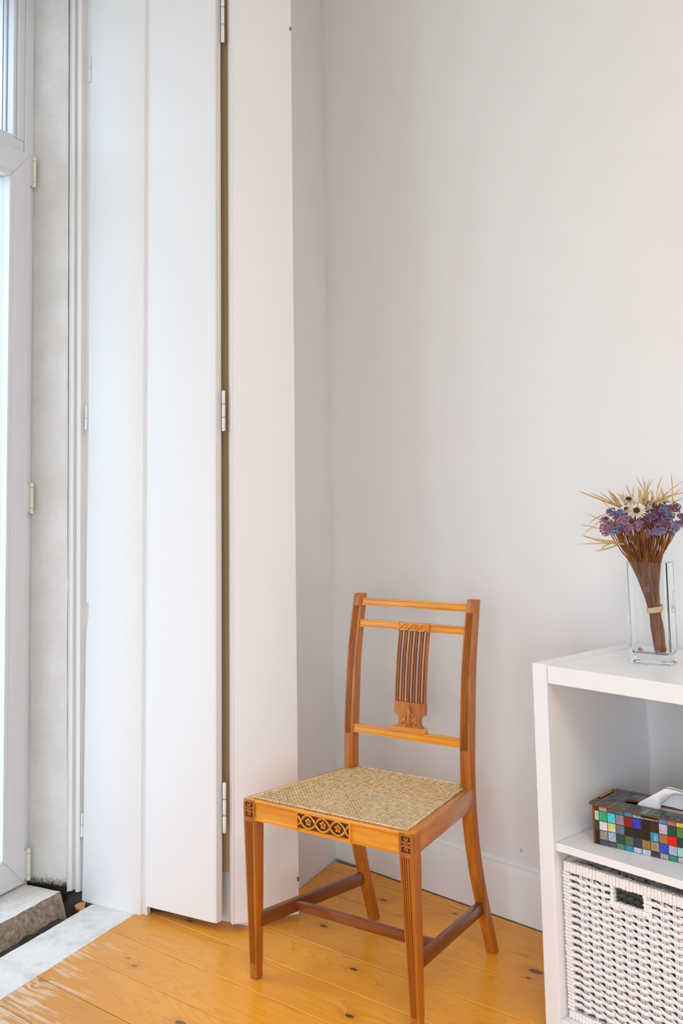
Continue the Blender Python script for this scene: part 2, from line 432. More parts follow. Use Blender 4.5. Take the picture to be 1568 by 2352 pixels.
nearpiece(0.85, 3.55, 1.95, ROOM_H, 'white lintel above the wide opening added behind the camera for fill light')  # unseen opening, added to let fill light in from behind the camera
nearpiece(0.85, 3.55, -0.12, 0.05, 'low sill under the wide opening added behind the camera for fill light')
b = bm_new()
q = [O + T * 0.6 + N * 1.2, O - T * (LW + .4) + N * 1.2, C2 - T * 0.4 + RW * .3, C1 + RW * .3 + T * 0.6]
hexa(b, [p + Vector((0, 0, ROOM_H)) for p in q], [p + Vector((0, 0, ROOM_H + 0.15)) for p in q])
tag(obj('ceiling', b, M_ceil), 'plain white ceiling above the whole room', 'ceiling', kind='structure')

# ---- floor: dark subfloor with one object per pine board
b = bm_new()
q = [O + T * 0.4 + N * 0.3, O - T * (LW + .2) + N * 0.3, C2 - T * .2 + RW * .2, C1 + T * 0.4 + RW * .2]
hexa(b, [p + Vector((0, 0, -0.16)) for p in q], [p + Vector((0, 0, -0.021)) for p in q])
q = [W(0.3, 0.3), W(0.3, 1.0), W(-LW - .2, 1.0), W(-LW - .2, 0.3)]
hexa(b, [p + Vector((0, 0, -0.16)) for p in q], [p + Vector((0, 0, -0.07)) for p in q])
fl = tag(obj('floor', b, M_dark), 'golden varnished pine board floor under the chair', 'floor', kind='structure')
PD = Vector((math.cos(math.radians(-40.6)), math.sin(math.radians(-40.6)), 0)); PM = Vector((-PD.y, PD.x, 0))
def entry(m, s_edge=0.337):
    """first point of the room along the board line with offset m"""
    base = PM * m
    def hit(p0, dirv):
        # solve base + PD*t = p0 + dirv*k
        det = PD.x * -dirv.y + dirv.x * PD.y
        r = p0 - base
        t = (r.x * -dirv.y + dirv.x * r.y) / det
        return t, base + PD * t
    t1, p1 = hit(O + N * 0.337, T)
    s1 = (p1 - O).dot(T)
    if -1.80 < s1 < -0.538: return t1
    if s1 >= -0.538:
        t2, p2 = hit(W(-0.538, 0), N)
        if 0.0 < (p2 - O).dot(N) < 0.337: return t2
    t3, p3 = hit(O - N * 0.004, T)
    return t3
def exitt(m):
    base = PM * m; p0 = O - RN * 0.0022
    det = PD.x * -RW.y + RW.x * PD.y
    r = p0 - base
    t = (r.x * -RW.y + RW.x * r.y) / det
    return t
w_ = 0.136
for k in range(-9, 8):
    m0 = 1.521 + w_ * k + 0.0011; m1 = m0 + w_ - 0.0022
    if m0 > 2.545: break
    m1 = min(m1, 2.538)
    a0, a1 = entry(m0), entry(m1)
    e0, e1 = exitt(m0), exitt(m1)
    e0 = min(e0, a0 + 3.9); e1 = min(e1, a1 + 3.9)
    dz = rnd.uniform(-0.0006, 0.0004)
    b = bm_new()
    pts = [PM * m0 + PD * a0, PM * m0 + PD * e0, PM * m1 + PD * e1, PM * m1 + PD * a1]
    hexa(b, [p + Vector((0, 0, -0.021)) for p in pts], [p + Vector((0, 0, dz)) for p in pts], 0.0012, 1)
    obj('plank', b, M_floor, fl)

# ---- baseboard along the right wall (moulded top)
b = bm_new()
prof = [(0.0, 0.0025), (0.0145, 0.0025), (0.0145, 0.120), (0.0130, 0.124), (0.0120, 0.129), (0.0095, 0.136), (0.0080, 0.142), (0.0085, 0.1445), (0.0070, 0.1475), (0.0040, 0.1510), (0.0, 0.1515)]
loft(b, [[O + WB + RW * r - RN * a + Vector((0, 0, z)) for a, z in prof] for r in (0.0, LR)])
tag(obj('baseboard_right', b, M_base, smooth=True), 'tall white moulded baseboard along the right wall behind the chair', 'baseboard', kind='structure')

# ---- threshold stone, step stone, dirt in the broken corner
def rough_slab(name, poly4, z0, z1, amp, mat_, nx, ny, seed, edge_amp=0.0, front_slope=0.0):
    """poly4: four (s,n) corners a,b,c,d; top grid with noise, sides dropped to z0"""
    b = bm_new(); a, bb, c, d = [Vector((p[0], p[1])) for p in poly4]
    V = {}
    for i in range(nx + 1):
        for j in range(ny + 1):
            u, v = i / nx, j / ny
            p = a.lerp(bb, u).lerp(d.lerp(c, u), v)
            z = z1 + noise.noise(Vector((p.x * 25 + seed, p.y * 25, 0))) * amp
            if j == 0 or j == ny or i == 0 or i == nx:
                p = p + Vector((noise.noise(Vector((p.x * 40, p.y * 40, seed))), noise.noise(Vector((p.x * 40, p.y * 40, seed + 9))))) * edge_amp
                z -= amp * 0.8
            V[i, j] = b.verts.new(W(p.x, p.y, z))
    for i in range(nx):
        for j in range(ny):
            b.faces.new((V[i, j], V[i + 1, j], V[i + 1, j + 1], V[i, j + 1]))
    loop = [(i, 0) for i in range(nx)] + [(nx, j) for j in range(ny)] + [(i, ny) for i in range(nx, 0, -1)] + [(0, j) for j in range(ny, 0, -1)]
    prev = [V[k] for k in loop]
    lv = 5
    for l in range(1, lv + 1):
        cur = []
        for k in loop:
            p = V[k].co.copy(); f = l / lv
            dd = noise.noise(Vector((p.x * 45 + seed, p.y * 45, l * 1.7))) * edge_amp * 1.6
            out = -N if k[1] == 0 else Vector((0, 0, 0))
            q = p + out * (dd + front_slope * f)
            q.z = p.z + (z0 - p.z) * f
            cur.append(b.verts.new(q))
        for i in range(len(loop)):
            j = (i + 1) % len(loop)
            b.faces.new((prev[i], prev[j], cur[j], cur[i]))
        prev = cur
    return obj(name, b, mat_, smooth=True)
th = rough_slab('threshold_stone', [(-0.536, 0.3385), (-1.80, 0.3385), (-1.80, 0.500), (-0.548, 0.490)], -0.06, -0.001, 0.0012, M_stone, 60, 10, 3.0, 0.0012)
tag(th, 'pale worn stone threshold between the floorboards and the window door', 'threshold', kind='structure')
st = rough_slab('step_stone', [(-0.628, 0.566), (-1.80, 0.566), (-1.80, 0.93), (-0.628, 0.93)], -0.05, 0.040, 0.0015, M_step, 90, 16, 11.0, 0.0035, 0.030)
tag(st, 'rough raised stone step under the white window door', 'step', kind='structure')
b = bm_new()
V = {}
for i in range(41):
    for j in range(13):
        s = -0.52 - 0.30 * (i / 24) if i < 24 else -0.82 - 0.98 * (i - 24) / 16; n = 0.46 + 0.20 * j / 12
        z = -0.020 + noise.noise(Vector((s * 30, n * 30, 5))) * 0.008
        if s > -0.66: z -= 0.020 * min(1, (s + 0.66) / 0.03)
        if s > -0.606: z += 0.064 * min(1, (s + 0.606) / 0.045)
        V[i, j] = b.verts.new(W(s, n, z))
for i in range(40):
    for j in range(12): b.faces.new((V[i, j], V[i + 1, j], V[i + 1, j + 1], V[i, j + 1]))
g = obj('dirt', b, M_soil, smooth=True); g['kind'] = 'stuff'
tag(g, 'dark dirt in the groove between threshold stone and step stone', 'dirt', kind='stuff')
for i, (s, n, r, lb) in enumerate([(-0.590, 0.520, 0.017, 'larger ochre rubble stone in the dark hole beneath the shutter hinge side'), (-0.570, 0.498, 0.012, 'smaller rubble stone beside the shutter foot in the dark hole'),
                               (-0.604, 0.506, 0.010, 'small pale rubble chip nearest the threshold stone in the dark hole')]):
    b = bm_new()
    r_ = bmesh.ops.create_icosphere(b, subdivisions=2, radius=r)
    for v in b.verts:
        v.co += v.co.normalized() * noise.noise(v.co * 90 + Vector((i * 7, 0, 0))) * r * 0.6; v.co.z *= 0.75
    o = obj('rubble_stone', b, M_rust, smooth=False); o.location = W(s, n, -0.022 + r * .7)
    tag(o, lb, 'stone', 'broken stones in the hole by the jamb')

# ---- jamb plaster and moulded trim
b = bm_new()
rings = []
P0, P1 = (-0.6075, 0.705), (-0.584, 0.5785)
nz, nx = 120, 12
V = {}
for i in range(nx + 1):
    for j in range(nz + 1):
        f = i / nx; z = -0.05 + (2.76 + 0.05) * (j / nz) ** 1.25
        s = P0[0] + (P1[0] - P0[0]) * f; n = P0[1] + (P1[1] - P0[1]) * f
        bulge = 0.004 * math.sin(PI * f) + 0.0022 * noise.noise(Vector((f * 3, z * 5, 2)))
        if j == 0: z += 0.010 * noise.noise(Vector((f * 9, 0.3, 7))) + 0.006
        nn = n + (0.0016 * noise.noise(Vector((z * 22, 4, 1))) - .0008 if i == nx else 0)
        V[i, j] = b.verts.new(W(s - bulge, nn, z, -0.003))
for i in range(nx):
    for j in range(nz): b.faces.new((V[i, j], V[i + 1, j], V[i + 1, j + 1], V[i, j + 1]))
tag(obj('trim_1', b, M_jamb, smooth='all'), 'damp stained plaster jamb beside the white window door', 'jamb', kind='structure')
b = bm_new()
poly = [(-0.5845, 0.5772), (-0.580, 0.5755), (-0.578, 0.5647), (-0.566, 0.5660), (-0.5655, 0.5590), (-0.575, 0.5540), (-0.5762, 0.5480), (-0.575, 0.540), (-0.556, 0.540), (-0.553, 0.45), (-0.516, 0.45), (-0.516, 0.5775)]
nz = 24
loft(b, [[W(s, n, 0.022 + (2.735) * j / nz + (0.004 * noise.noise(Vector((s * 90, n * 90, 1))) if j == 0 else 0), -0.001) for s, n in poly] for j in range(nz + 1)])
tag(obj('trim_2', b, M_base), 'white moulded wooden door casing strip between the plaster jamb and the shutter', 'trim', kind='structure')

# ---- window door (white uPVC): frame, transom light, sashes with panes and hinges
dw = empty('door_1', W(-0.62, 0.69, 0.0), 0, 'white framed glazed window door at the left edge of the room', 'door', kind='structure')
dw.rotation_euler = (0, 0, math.atan2(-T.y, -T.x))      # local x = -T (away from the corner), y = -N
lx = lambda s: -0.62 - s
def dbox(bm, s0, s1, n0, n1, z0, z1, bev=0.002): box(bm, (lx(s0), -(n1 - 0.69), z0), (lx(s1), -(n0 - 0.69), z1), bev)
def frame_part(name, boxes, m=M_upvc, parent=dw):
    b = bm_new()
    for bx in boxes: dbox(b, *bx)
    return obj(name, b, m, parent)
frame_part('frame', [(-0.610, -0.648, 0.70, 0.77, 0.030, 2.76), (-1.765, -1.790, 0.70, 0.77, 0.030, 2.76), (-0.648, -1.765, 0.705, 0.765, 2.201, 2.236), (-0.648, -1.765, 0.70, 0.77, 2.72, 2.76), (-0.648, -0.675, 0.703, 0.767, 2.236, 2.72), (-1.72, -1.765, 0.703, 0.767, 2.236, 2.72)])
frame_part('glazing_bead', [(-0.675, -0.688, 0.712, 0.760, 2.236, 2.72), (-0.688, -1.72, 0.712, 0.760, 2.236, 2.249), (-1.150, -1.19, 0.71, 0.76, 2.24, 2.72), (-0.695, -0.7, 0.745, 0.75, 2.249, 2.72)])
frame_part('transom_pane', [(-0.688, -1.15, 0.735, 0.741, 2.249, 2.72, 0), (-1.19, -1.72, 0.735, 0.741, 2.249, 2.72, 0)], M_pane)
def mitred(bm, s0, s1, z0, z1, w, n0, n1):
    """four mitred bars of a sash with a hairline joint at each corner"""
    g = 0.0004
    xo0, xo1 = min(lx(s0), lx(s1)), max(lx(s0), lx(s1)); y0, y1 = -(n1 - 0.69), -(n0 - 0.69)
    def bar(p):
        hexa(bm, [(x, y1, z) for x, z in p], [(x, y0, z) for x, z in p], 0.0012)
    xi0, xi1, zi0, zi1 = xo0 + w, xo1 - w, z0 + w, z1 - w
    bar([(xo0, z0 + g), (xi0, zi0 + g), (xi0, zi1 - g), (xo0, z1 - g)])
    bar([(xo1, z0 + g), (xo1, z1 - g), (xi1, zi1 - g), (xi1, zi0 + g)])
    bar([(xo0 + g, z0), (xo1 - g, z0), (xi1 - g, zi0), (xi0 + g, zi0)])
    bar([(xo0 + g, z1), (xi0 + g, zi1), (xi1 - g, zi1), (xo1 - g, z1)])
for k, (s0, s1) in enumerate([(-0.634, -1.19), (-1.195, -1.764)]):
    b = bm_new()
    mitred(b, s0, s1, 0.045, 2.196, 0.072, 0.690, 0.755)
    mitred(b, s0 - 0.070, s1 + 0.070, 0.115, 2.126, 0.016, 0.6925, 0.745)
    sash = obj('sash', b, M_upvc, dw)
    frame_part('pane', [(s0 - 0.084, s1 + 0.084, 0.715, 0.721, 0.129, 2.112, 0)], M_pane, sash)
    for z0, z1 in ((0.052, 0.140), (1.10, 1.19), (2.095, 2.190)):
        if k: continue
        b = bm_new()
        x = lx(-0.6245)
        cyl(b, (x, 0.006, z0 + .016), (x, 0.006, z1 - .014), 0.0062, 12); cyl(b, (x, 0.006, z0), (x, 0.006, z0 + .0145), 0.0062, 12); cyl(b, (x, 0.006, z1 - .0125), (x, 0.006, z1), 0.0062, 12)
        box(b, (x - 0.001, -0.004, z0 + .005), (x + 0.010, 0.002, z1 - .005))
        obj('hinge', b, M_hinge, sash, smooth=True)
# second, unseen window lighting the room from beyond the picture
d2 = empty('window_2', W(-3.95, 0.72, 0), math.atan2(-T.y, -T.x), 'second glazed window further along the window wall, outside the picture', 'window', kind='structure')
b = bm_new()
for x0, x1, z0, z1 in ((-0.65, -0.58, 0, 2.25), (0.58, 0.65, 0, 2.25), (-0.58, 0.58, 2.18, 2.25), (-0.58, 0.58, 0, 0.12), (-0.04, 0.04, 0.12, 2.18)):
    box(b, (x0, -0.03, z0), (x1, 0.03, z1), 0.002)
obj('window_frame', b, M_upvc, d2)

# ---- interior folding shutter, folded back beside the door
def L2(a, b_):    # 2-D world points
    return W(*a), W(*b_)
SH0 = W(-0.577, 0.529, 0)
sh = empty('folding_shutter', SH0, 0, 'tall white painted folding wooden shutter standing open beside the window door', 'shutter')
sh.rotation_euler = (0, 0.0075, 0)
def board(name, a, b_, z0, z1, prof, wob=None):
    """prof: (x along, depth) closed outline, x from a to b_, depth away from the viewer's face"""
    A, B = W(*a) - SH0, W(*b_) - SH0
    A.z = B.z = 0
    d = (B - A).normalized(); nn = Vector((-d.y, d.x, 0))
    b = bm_new()
    zs = [z0, z0 + 0.004] + [z0 + (z1 - z0) * i / 30 for i in range(1, 30)] + [z1]
    if wob: zs = sorted(set(zs + [w[0] for w in wob]))
    rings = []
    for z in zs:
        r = []
        for x, dep in prof:
            xx = x
            if wob and x < 0.02:
                for (za, oa), (zb, ob) in zip(wob, wob[1:]):
                    if za <= z <= zb: xx = x + oa + (ob - oa) * (z - za) / max(zb - za, 1e-6)
            e = 0.0006 * noise.noise(Vector((x * 60, z * 9, dep * 50)))
            r.append(A + d * xx + nn * (dep + e) + Vector((0, 0, z + (0.0025 * noise.noise(Vector((x * 25, 3, dep * 40))) if z == z0 else 0))))
        rings.append(r)
    loft(b, rings)
    return obj(name, b, M_shut, sh, smooth=True)
LA, LB = (-0.577, 0.529), (-0.607, 0.062)
LEN = math.hypot(LA[0] - LB[0], LA[1] - LB[1])
mid = LEN * 0.487
TH = 0.024
def lerp2(f): return (LA[0] + (LB[0] - LA[0]) * f, LA[1] + (LB[1] - LA[1]) * f)
ZT = 2.74
wob = [(0.0, -0.001), (0.10, 0.001), (0.55, 0.0035), (0.70, 0.004), (0.765, 0.0065), (0.80, 0.014), (0.838, 0.013), (0.840, 0.004), (0.90, 0.003), (1.2, 0.0055), (2.0, 0.003), (2.9, 0.002)]
board('board', LA, LB, 0.028, ZT, [(0.0, 0.001), (0.0015, 0), (mid - 0.020, 0), (mid - 0.0165, 0.0018), (mid - 0.0150, 0.0095), (mid - 0.003, 0.0100), (mid, 0.0100), (mid, TH), (0, TH)], wob)
board('board', LA, LB, 0.028, ZT, [(mid + 0.0005, 0.0100), (mid + 0.0015, 0.0014), (mid + 0.0045, -0.0002), (mid + 0.009, 0.0004), (mid + 0.012, 0.0002), (LEN - 0.012, 0.0), (LEN - 0.007, 0.0008), (LEN - 0.002, 0.002), (LEN, 0.006), (LEN - 0.0005, 0.010), (LEN - 0.004, 0.0115), (LEN - 0.004, 0.0125), (LEN, 0.0135), (LEN + 0.001, 0.018), (LEN, TH + .003), (mid + 0.0005, TH)])
KA, KB = (-0.585, 0.027), (-0.452, -0.104)
KLEN = math.hypot(KA[0] - KB[0], KA[1] - KB[1])
board('board', KA, KB, 0.022, ZT, [(0.0, 0.004), (0.0012, 0.0015), (0.004, 0.0006), (0.0062, 0.0012), (0.0075, 0.0022), (0.009, 0.0012), (0.011, 0.0), (KLEN - 0.004, 0.0), (KLEN - 0.001, 0.001), (KLEN, 0.004), (KLEN, 0.026), (0.0, 0.026), (-0.0008, 0.016), (0.0006, 0.0145), (-0.0008, 0.013)])
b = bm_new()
prism(b, [(-0.5352, 0.003), (-0.5155, 0.445), (-0.5225, 0.445), (-0.5395, 0.003)], 0.13, 2.74)  # added panel: warm shade of the shutter gap put into its tan colour
tag(obj('gap_shade_panel', b, plain('tan_gap_shade', (0.62, 0.44, 0.23, 1), 0.6, bumpsc=60)), 'tan panel added on the window reveal, coloured as the warm shade in the gap between the shutter leaves', 'trim', kind='structure')
# knuckle hinges: in the fold and at the jamb
HJ = (Vector(W(-0.6075, 0.053)) + Vector(W(-0.586, 0.036))) / 2 - SH0
for z0, z1 in ((0.255, 0.385), (1.325, 1.437), (2.44, 2.60)):
    b = bm_new()
    p = HJ + Vector((0.001, 0.005, 0))
    kk = (z1 - z0)
    for f0, f1 in ((0.0, 0.33), (0.345, 0.655), (0.67, 1.0)):
        tube(b, [p + Vector((0, 0, z0 + kk * f0)), p + Vector((0, 0, z0 + kk * f0 + .002)), p + Vector((0, 0, z0 + kk * f1 - .002)), p + Vector((0, 0, z0 + kk * f1))], [0.0036, 0.0050, 0.0050, 0.0036], 10)
    obj('hinge', b, M_shut, sh, smooth=True)
for z0, z1 in ((0.175, 0.24), (1.345, 1.415), (2.42, 2.50)):
    b = bm_new()
    p = W(-0.5735, 0.534) - SH0
    tube(b, [p + Vector((0, 0, z0)), p + Vector((0, 0, (z0 + z1) / 2 - .001))], 0.0048, 10)
    tube(b, [p + Vector((0.0, 0, (z0 + z1) / 2 + .001)), p + Vector((0, 0, z1))], 0.0040, 10)
    obj('hinge', b, M_shut, sh, smooth=True)
kd = (W(*KB) - W(*KA)).normalized(); kn = Vector((-kd.y, kd.x, 0))
for z in (0.108, 2.50):
    b = bm_new()
    p = W(*KA) - SH0 + kd * (KLEN - 0.006); p.z = z
    q = [p - kn * 0.003, p + kd * 0.005 - kn * 0.003, p + kd * 0.005 + kn * 0.004, p + kn * 0.004]
    hexa(b, q, [x + Vector((0, 0, 0.011)) for x in q], 0.0008)
    obj('catch', b, M_brass, sh)

# ================================================================== CHAIR
CH = empty('side_chair', (-0.2154, 2.5804, 0), -0.6359, 'carved honey brown wooden side chair with woven cane seat standing in the corner', 'chair')
WF, HS = 0.4794, 0.4185
UI, PW = 0.0504, 0.0282
def clerp(x, tab):
    for (a, va), (b_, vb) in zip(tab, tab[1:]):
        if x <= b_: return va + (vb - va) * max(0, (x - a) / (b_ - a))
    return tab[-1][1]
# smooth interpolation of the front face of the back posts
PT = [(0.0, 0.4465), (0.07, 0.4225), (0.1385, 0.3990), (0.21, 0.3780), (0.29, 0.3615), (0.37, 0.3525), (0.43, 0.3512), (0.5065, 0.3535), (0.606, 0.3620), (0.72, 0.3780), (0.842, 0.4065), (0.870, 0.4155)]
def pv(w):
    for i in range(len(PT) - 1):
        if w <= PT[i + 1][0] or i == len(PT) - 2:
            p0 = PT[max(i - 1, 0)]; p1 = PT[i]; p2 = PT[i + 1]; p3 = PT[min(i + 2, len(PT) - 1)]
            h = p2[0] - p1[0]; t = (w - p1[0]) / h
            m1 = (p2[1] - p0[1]) / (p2[0] - p0[0]) * h; m2 = (p3[1] - p1[1]) / (p3[0] - p1[0]) * h
            return (2 * t**3 - 3 * t**2 + 1) * p1[1] + (t**3 - 2 * t**2 + t) * m1 + (-2 * t**3 + 3 * t**2) * p2[1] + (t**3 - t**2) * m2
def reeded(width, depth, plain_=False, recess=False):
    """outline (u, v) of a post section; front at v=0. returns points and per-edge material"""
    if plain_:
        c = 0.0018
        P = [(0, c), (c * .4, c * .4), (c, 0), (width - c, 0), (width - c * .4, c * .4), (width, c), (width, depth - c), (width - c, depth), (c, depth), (0, depth - c)]
        return P, [0] * len(P)
    c = 0.0012
    e0, e1 = 0.17 * width, 0.83 * width
    P = [(0, c), (c, 0)]; Mx = [0, 0]
    dp = 0.0028
    P += [(e0, 0)]; Mx += [0]
    if recess:
        P += [(e0 + .0003, dp), (e1 - .0003, dp)]; Mx += [1, 1]
    else:
        span = (e1 - e0) / 4
        P += [(e0 + .0002, dp)]; Mx += [1]
        for k in range(4):
            a = e0 + span * k
            P += [(a + span * .19, dp), (a + span * .25, 0.0010), (a + span * .5, 0.0001), (a + span * .75, 0.0010), (a + span * .81, dp)]
            Mx += [0, 0, 0, 0, 1]
        P += [(e1 - .0002, dp)]; Mx += [0]
    P += [(e1, 0), (width - c, 0), (width, c), (width, depth), (0, depth)]; Mx += [0, 0, 0, 0, 0]
    return P, Mx
def section_run(bm, zs, fn, kind, depth):
    """fn(w) -> (u0, v0, width, depthscale)"""
    rings = []; mx = None
    for z in zs:
        u0, v0, wd, dp = fn(z)
        P, mx = reeded(wd, dp, kind == 'plain', kind == 'recess')
        rings.append([(u0 + u, v0 + v, z) for u, v in P])
    loft(bm, rings, True, mx)
def lin(a, b_, n): return [a + (b_ - a) * i / n for i in range(n + 1)]
def chair_part(name, bm, mats, parent=CH, smooth=True): return obj(name, bm, mats, parent, smooth)
# front legs
for side in (0, 1):
    def fl_(w, side=side):
        f = max(0.0, min(1.0, (0.372 - w) / 0.372))
        wd = 0.0355 - 0.0145 * f
        inset = 0.004 * f
        u0 = inset if side == 0 else WF - inset - wd
        return u0, 0.013 * f, wd, 0.034 - 0.011 * f
    b = bm_new()
    section_run(b, [0.4115, 0.4175], fl_, 'plain', 0)
    section_run(b, [0.3775, 0.4115], fl_, 'recess', 0)
    section_run(b, [0.3665, 0.3775], fl_, 'plain', 0)
    section_run(b, lin(0.0355, 0.3665, 10), fl_, 'reed', 0)
    section_run(b, [0.004, 0.0355], fl_, 'plain', 0)
    u0, v0, wd, dp = fl_(0.0)
    P, _m = reeded(wd, dp, True)
    cu, cv = u0 + wd / 2, v0 + dp / 2
    loft(b, [[(cu + (u0 + u - cu) * .86, cv + (v0 + v - cv) * .86, 0.0) for u, v in P], [(u0 + u, v0 + v, 0.004) for u, v in P]])
    leg = chair_part('leg', b, [M_cv, M_groove])
    # carved flower in the block at the head of the leg
    b = bm_new()
    u0, v0, wd, dp = fl_(0.3945)
    c = Vector((u0 + wd / 2, 0.0012, 0.3945))
    for k in range(8):
        a = 2 * PI * k / 8 + PI / 8 * 1
        long_ = 0.0072 if k % 2 == 0 else 0.0068
        rot = Matrix.Rotation(a, 3, 'Y')
        dirv = rot @ Vector((0, 0, 1))
        sx, sz = (0.8, 1.0)
        p = c + Vector((dirv.x * 0.0078 * .85, 0, dirv.z * 0.0092))
        ell(b, p, 0.0024, 0.0022, long_, rot, 8, 6)
        ell(b, p + Vector((0, -0.0012, 0)), 0.0008, 0.0014, long_ * .8, rot, 6, 5)
    for k in range(4):
        a = PI / 2 * k
        ell(b, c + Vector((math.sin(a) * 0.0092, 0.0004, math.cos(a) * 0.0132)), 0.0012, 0.0014, 0.0022, Matrix.Rotation(a, 3, 'Y'), 6, 5)
    ell(b, c + Vector((0, -0.0016, 0.001)), 0.0019, 0.0022, 0.0019)
    chair_part('carved_flower', b, M_cv, leg)
# back posts (rear leg and back upright in one)
for side in (0, 1):
    def bp(w, side=side):
        f = max(0.0, min(1.0, (0.36 - w) / 0.36))
        wd = PW - 0.005 * f
        u0 = UI if side == 0 else WF - UI - wd
        dp = 0.030 - 0.004 * f
        if w > 0.6: dp = 0.030 - 0.007 * (w - 0.6) / 0.27
        return u0, pv(w), wd, dp
    b = bm_new()
    section_run(b, [0.003] + lin(0.03, 0.507, 16), bp, 'plain', 0)
    section_run(b, lin(0.507, 0.838, 14), bp, 'reed', 0)
    section_run(b, [0.838, 0.850, 0.864, 0.8665], bp, 'plain', 0)
    for z0, z1, sc0, sc1 in ((0.8665, 0.870, 1.0, 0.84), (0.0, 0.003, 0.9, 1.0)):
        rr = []
        for z, s_ in ((z0, sc0), (z1, sc1)):
            u0, v0, wd, dp = bp(z); P, _m = reeded(wd, dp, True); cu, cv = u0 + wd / 2, v0 + dp / 2
            rr.append([(cu + (u0 + u - cu) * s_, cv + (v0 + v - cv) * s_, z) for u, v in P])
        loft(b, rr)
    # arched end of the reeding
    u0, v0, wd, dp = bp(0.507)
    tube(b, [(u0 + wd * (0.18 + 0.64 * i / 6), pv(0.507) + 0.0012, 0.5055 + 0.0035 * math.sin(PI * i / 6)) for i in range(7)], 0.0016, 6)
    chair_part('back_post', b, [M_cv, M_groove])
# cross rails of the back, moulded
def back_rail(name, w0, w1, parent=CH):
    b = bm_new(); h = w1 - w0
    prof = [(0.016, 0), (0.0015, 0), (0.0, 0.0008), (0.0, 0.14 * h), (0.0014, 0.17 * h), (0.0008, 0.22 * h), (0.0022, 0.26 * h), (0.0022, 0.76 * h), (0.0008, 0.80 * h), (0.0014, 0.84 * h), (0.0, 0.88 * h), (0.0004, h - .0006), (0.0015, h), (0.016, h)]
    loft(b, [[(u, pv(w0 + z) + 0.0025 + v, w0 + z) for v, z in prof] for u in (UI + PW - .001, WF - UI - PW + .001)])
    return chair_part(name, b, M_cu, parent)
back_rail('top_rail', 0.8395, 0.8585)
back_rail('upper_rail', 0.7835, 0.8025)
back_rail('lower_rail', 0.5125, 0.5335)
# splat with six slats, acanthus block and guilloche tablet
b = bm_new()
def prism_uv(bm, outline, th, off=0.0):
    """outline in (u, w); front follows the rake of the back"""
    loft(bm, [[(u, pv(w) + off, w) for u, w in outline], [(u, pv(w) + off + th, w) for u, w in outline]])
def notch(cx, cw, r, a0, a1, n=10): return [(cx + r * math.cos(a0 + (a1 - a0) * i / n), cw + r * math.sin(a0 + (a1 - a0) * i / n)) for i in range(n + 1)]
uL, uR = 0.2052, 0.2958
out = [(uL, 0.6055), (uR, 0.6055), (uR, 0.5770)] + notch(uR + 0.0015, 0.5602, 0.0165, math.radians(95), math.radians(258), 12) + [(uL + 0.002, 0.5440)] + notch(uL - 0.0015, 0.5602, 0.0165, math.radians(-78), math.radians(85), 12) + [(uL, 0.5770)]
prism_uv(b, out, 0.014, 0.004)
splat = chair_part('splat', b, [M_cv, M_groove])
b = bm_new()
hexa(b, [(u, pv(0.534) + v, 0.5335) for u, v in ((uL - .004, -0.0005), (uR + .004, -0.0005), (uR + .004, 0.019), (uL - .004, 0.019))], [(u, pv(0.544) + v, 0.5445) for u, v in ((uL - .004, -0.0005), (uR + .004, -0.0005), (uR + .004, 0.019), (uL - .004, 0.019))], 0.0008)
chair_part('splat_base', b, M_cu, splat)
for k in range(6):
    b = bm_new(); u0 = uL + 0.0001 + 0.0164 * k; wd = 0.0086
    prof = [(0, 0.0008), (0.0006, 0.0), (0.0022, 0.0), (0.0028, 0.0008), (0.0032, 0.0024), (0.0054, 0.0024), (0.0058, 0.0008), (0.0064, 0.0), (0.0080, 0.0), (wd, 0.0008), (wd, 0.0095), (0, 0.0095)]
    loft(b, [[(u0 + u, pv(w) + 0.004 + v, w) for u, v in prof] for w in lin(0.604, 0.785, 6)], True, [0, 0, 0, 0, 1, 0, 0, 0, 0, 2 if k < 5 else 0, 0, 2])
    chair_part('slat', b, [M_cv, M_groove, M_mah], splat)
# acanthus leaf
b = bm_new()
def lobe(u, w, ru, rw, ang, proud=0.0028):
    rot = Matrix.Rotation(ang, 3, 'Y')
    ell(b, Vector((u, pv(w) + 0.0036, w)), ru * 1.35, proud * 1.2, rw * 1.12, rot, 10, 8)
uc = (uL + uR) / 2 - 0.0005
lobe(uc, 0.5700, 0.0042, 0.0255, 0, 0.0042)
for sgn in (-1, 1):
    lobe(uc + sgn * 0.0068, 0.5800, 0.0022, 0.0070, sgn * -0.25 + PI * 0)
    lobe(uc + sgn * 0.0105, 0.5720, 0.0026, 0.0075, sgn * 0.25)
    lobe(uc + sgn * 0.0135, 0.5615, 0.0034, 0.0085, sgn * 0.15)
    lobe(uc + sgn * 0.0205, 0.5680, 0.0026, 0.0075, sgn * -0.25)
    lobe(uc + sgn * 0.0200, 0.5570, 0.0032, 0.0080, sgn * -0.1)
    tube(b, [(uc + sgn * (0.002 + 0.006 * t * t), pv(0.545 + .03 * (1 - t)) + 0.0022, 0.5455 + .03 * (1 - t)) for t in (0, .25, .5, .75, 1)], 0.0012, 6)
chair_part('acanthus_leaf', b, M_cv, splat)
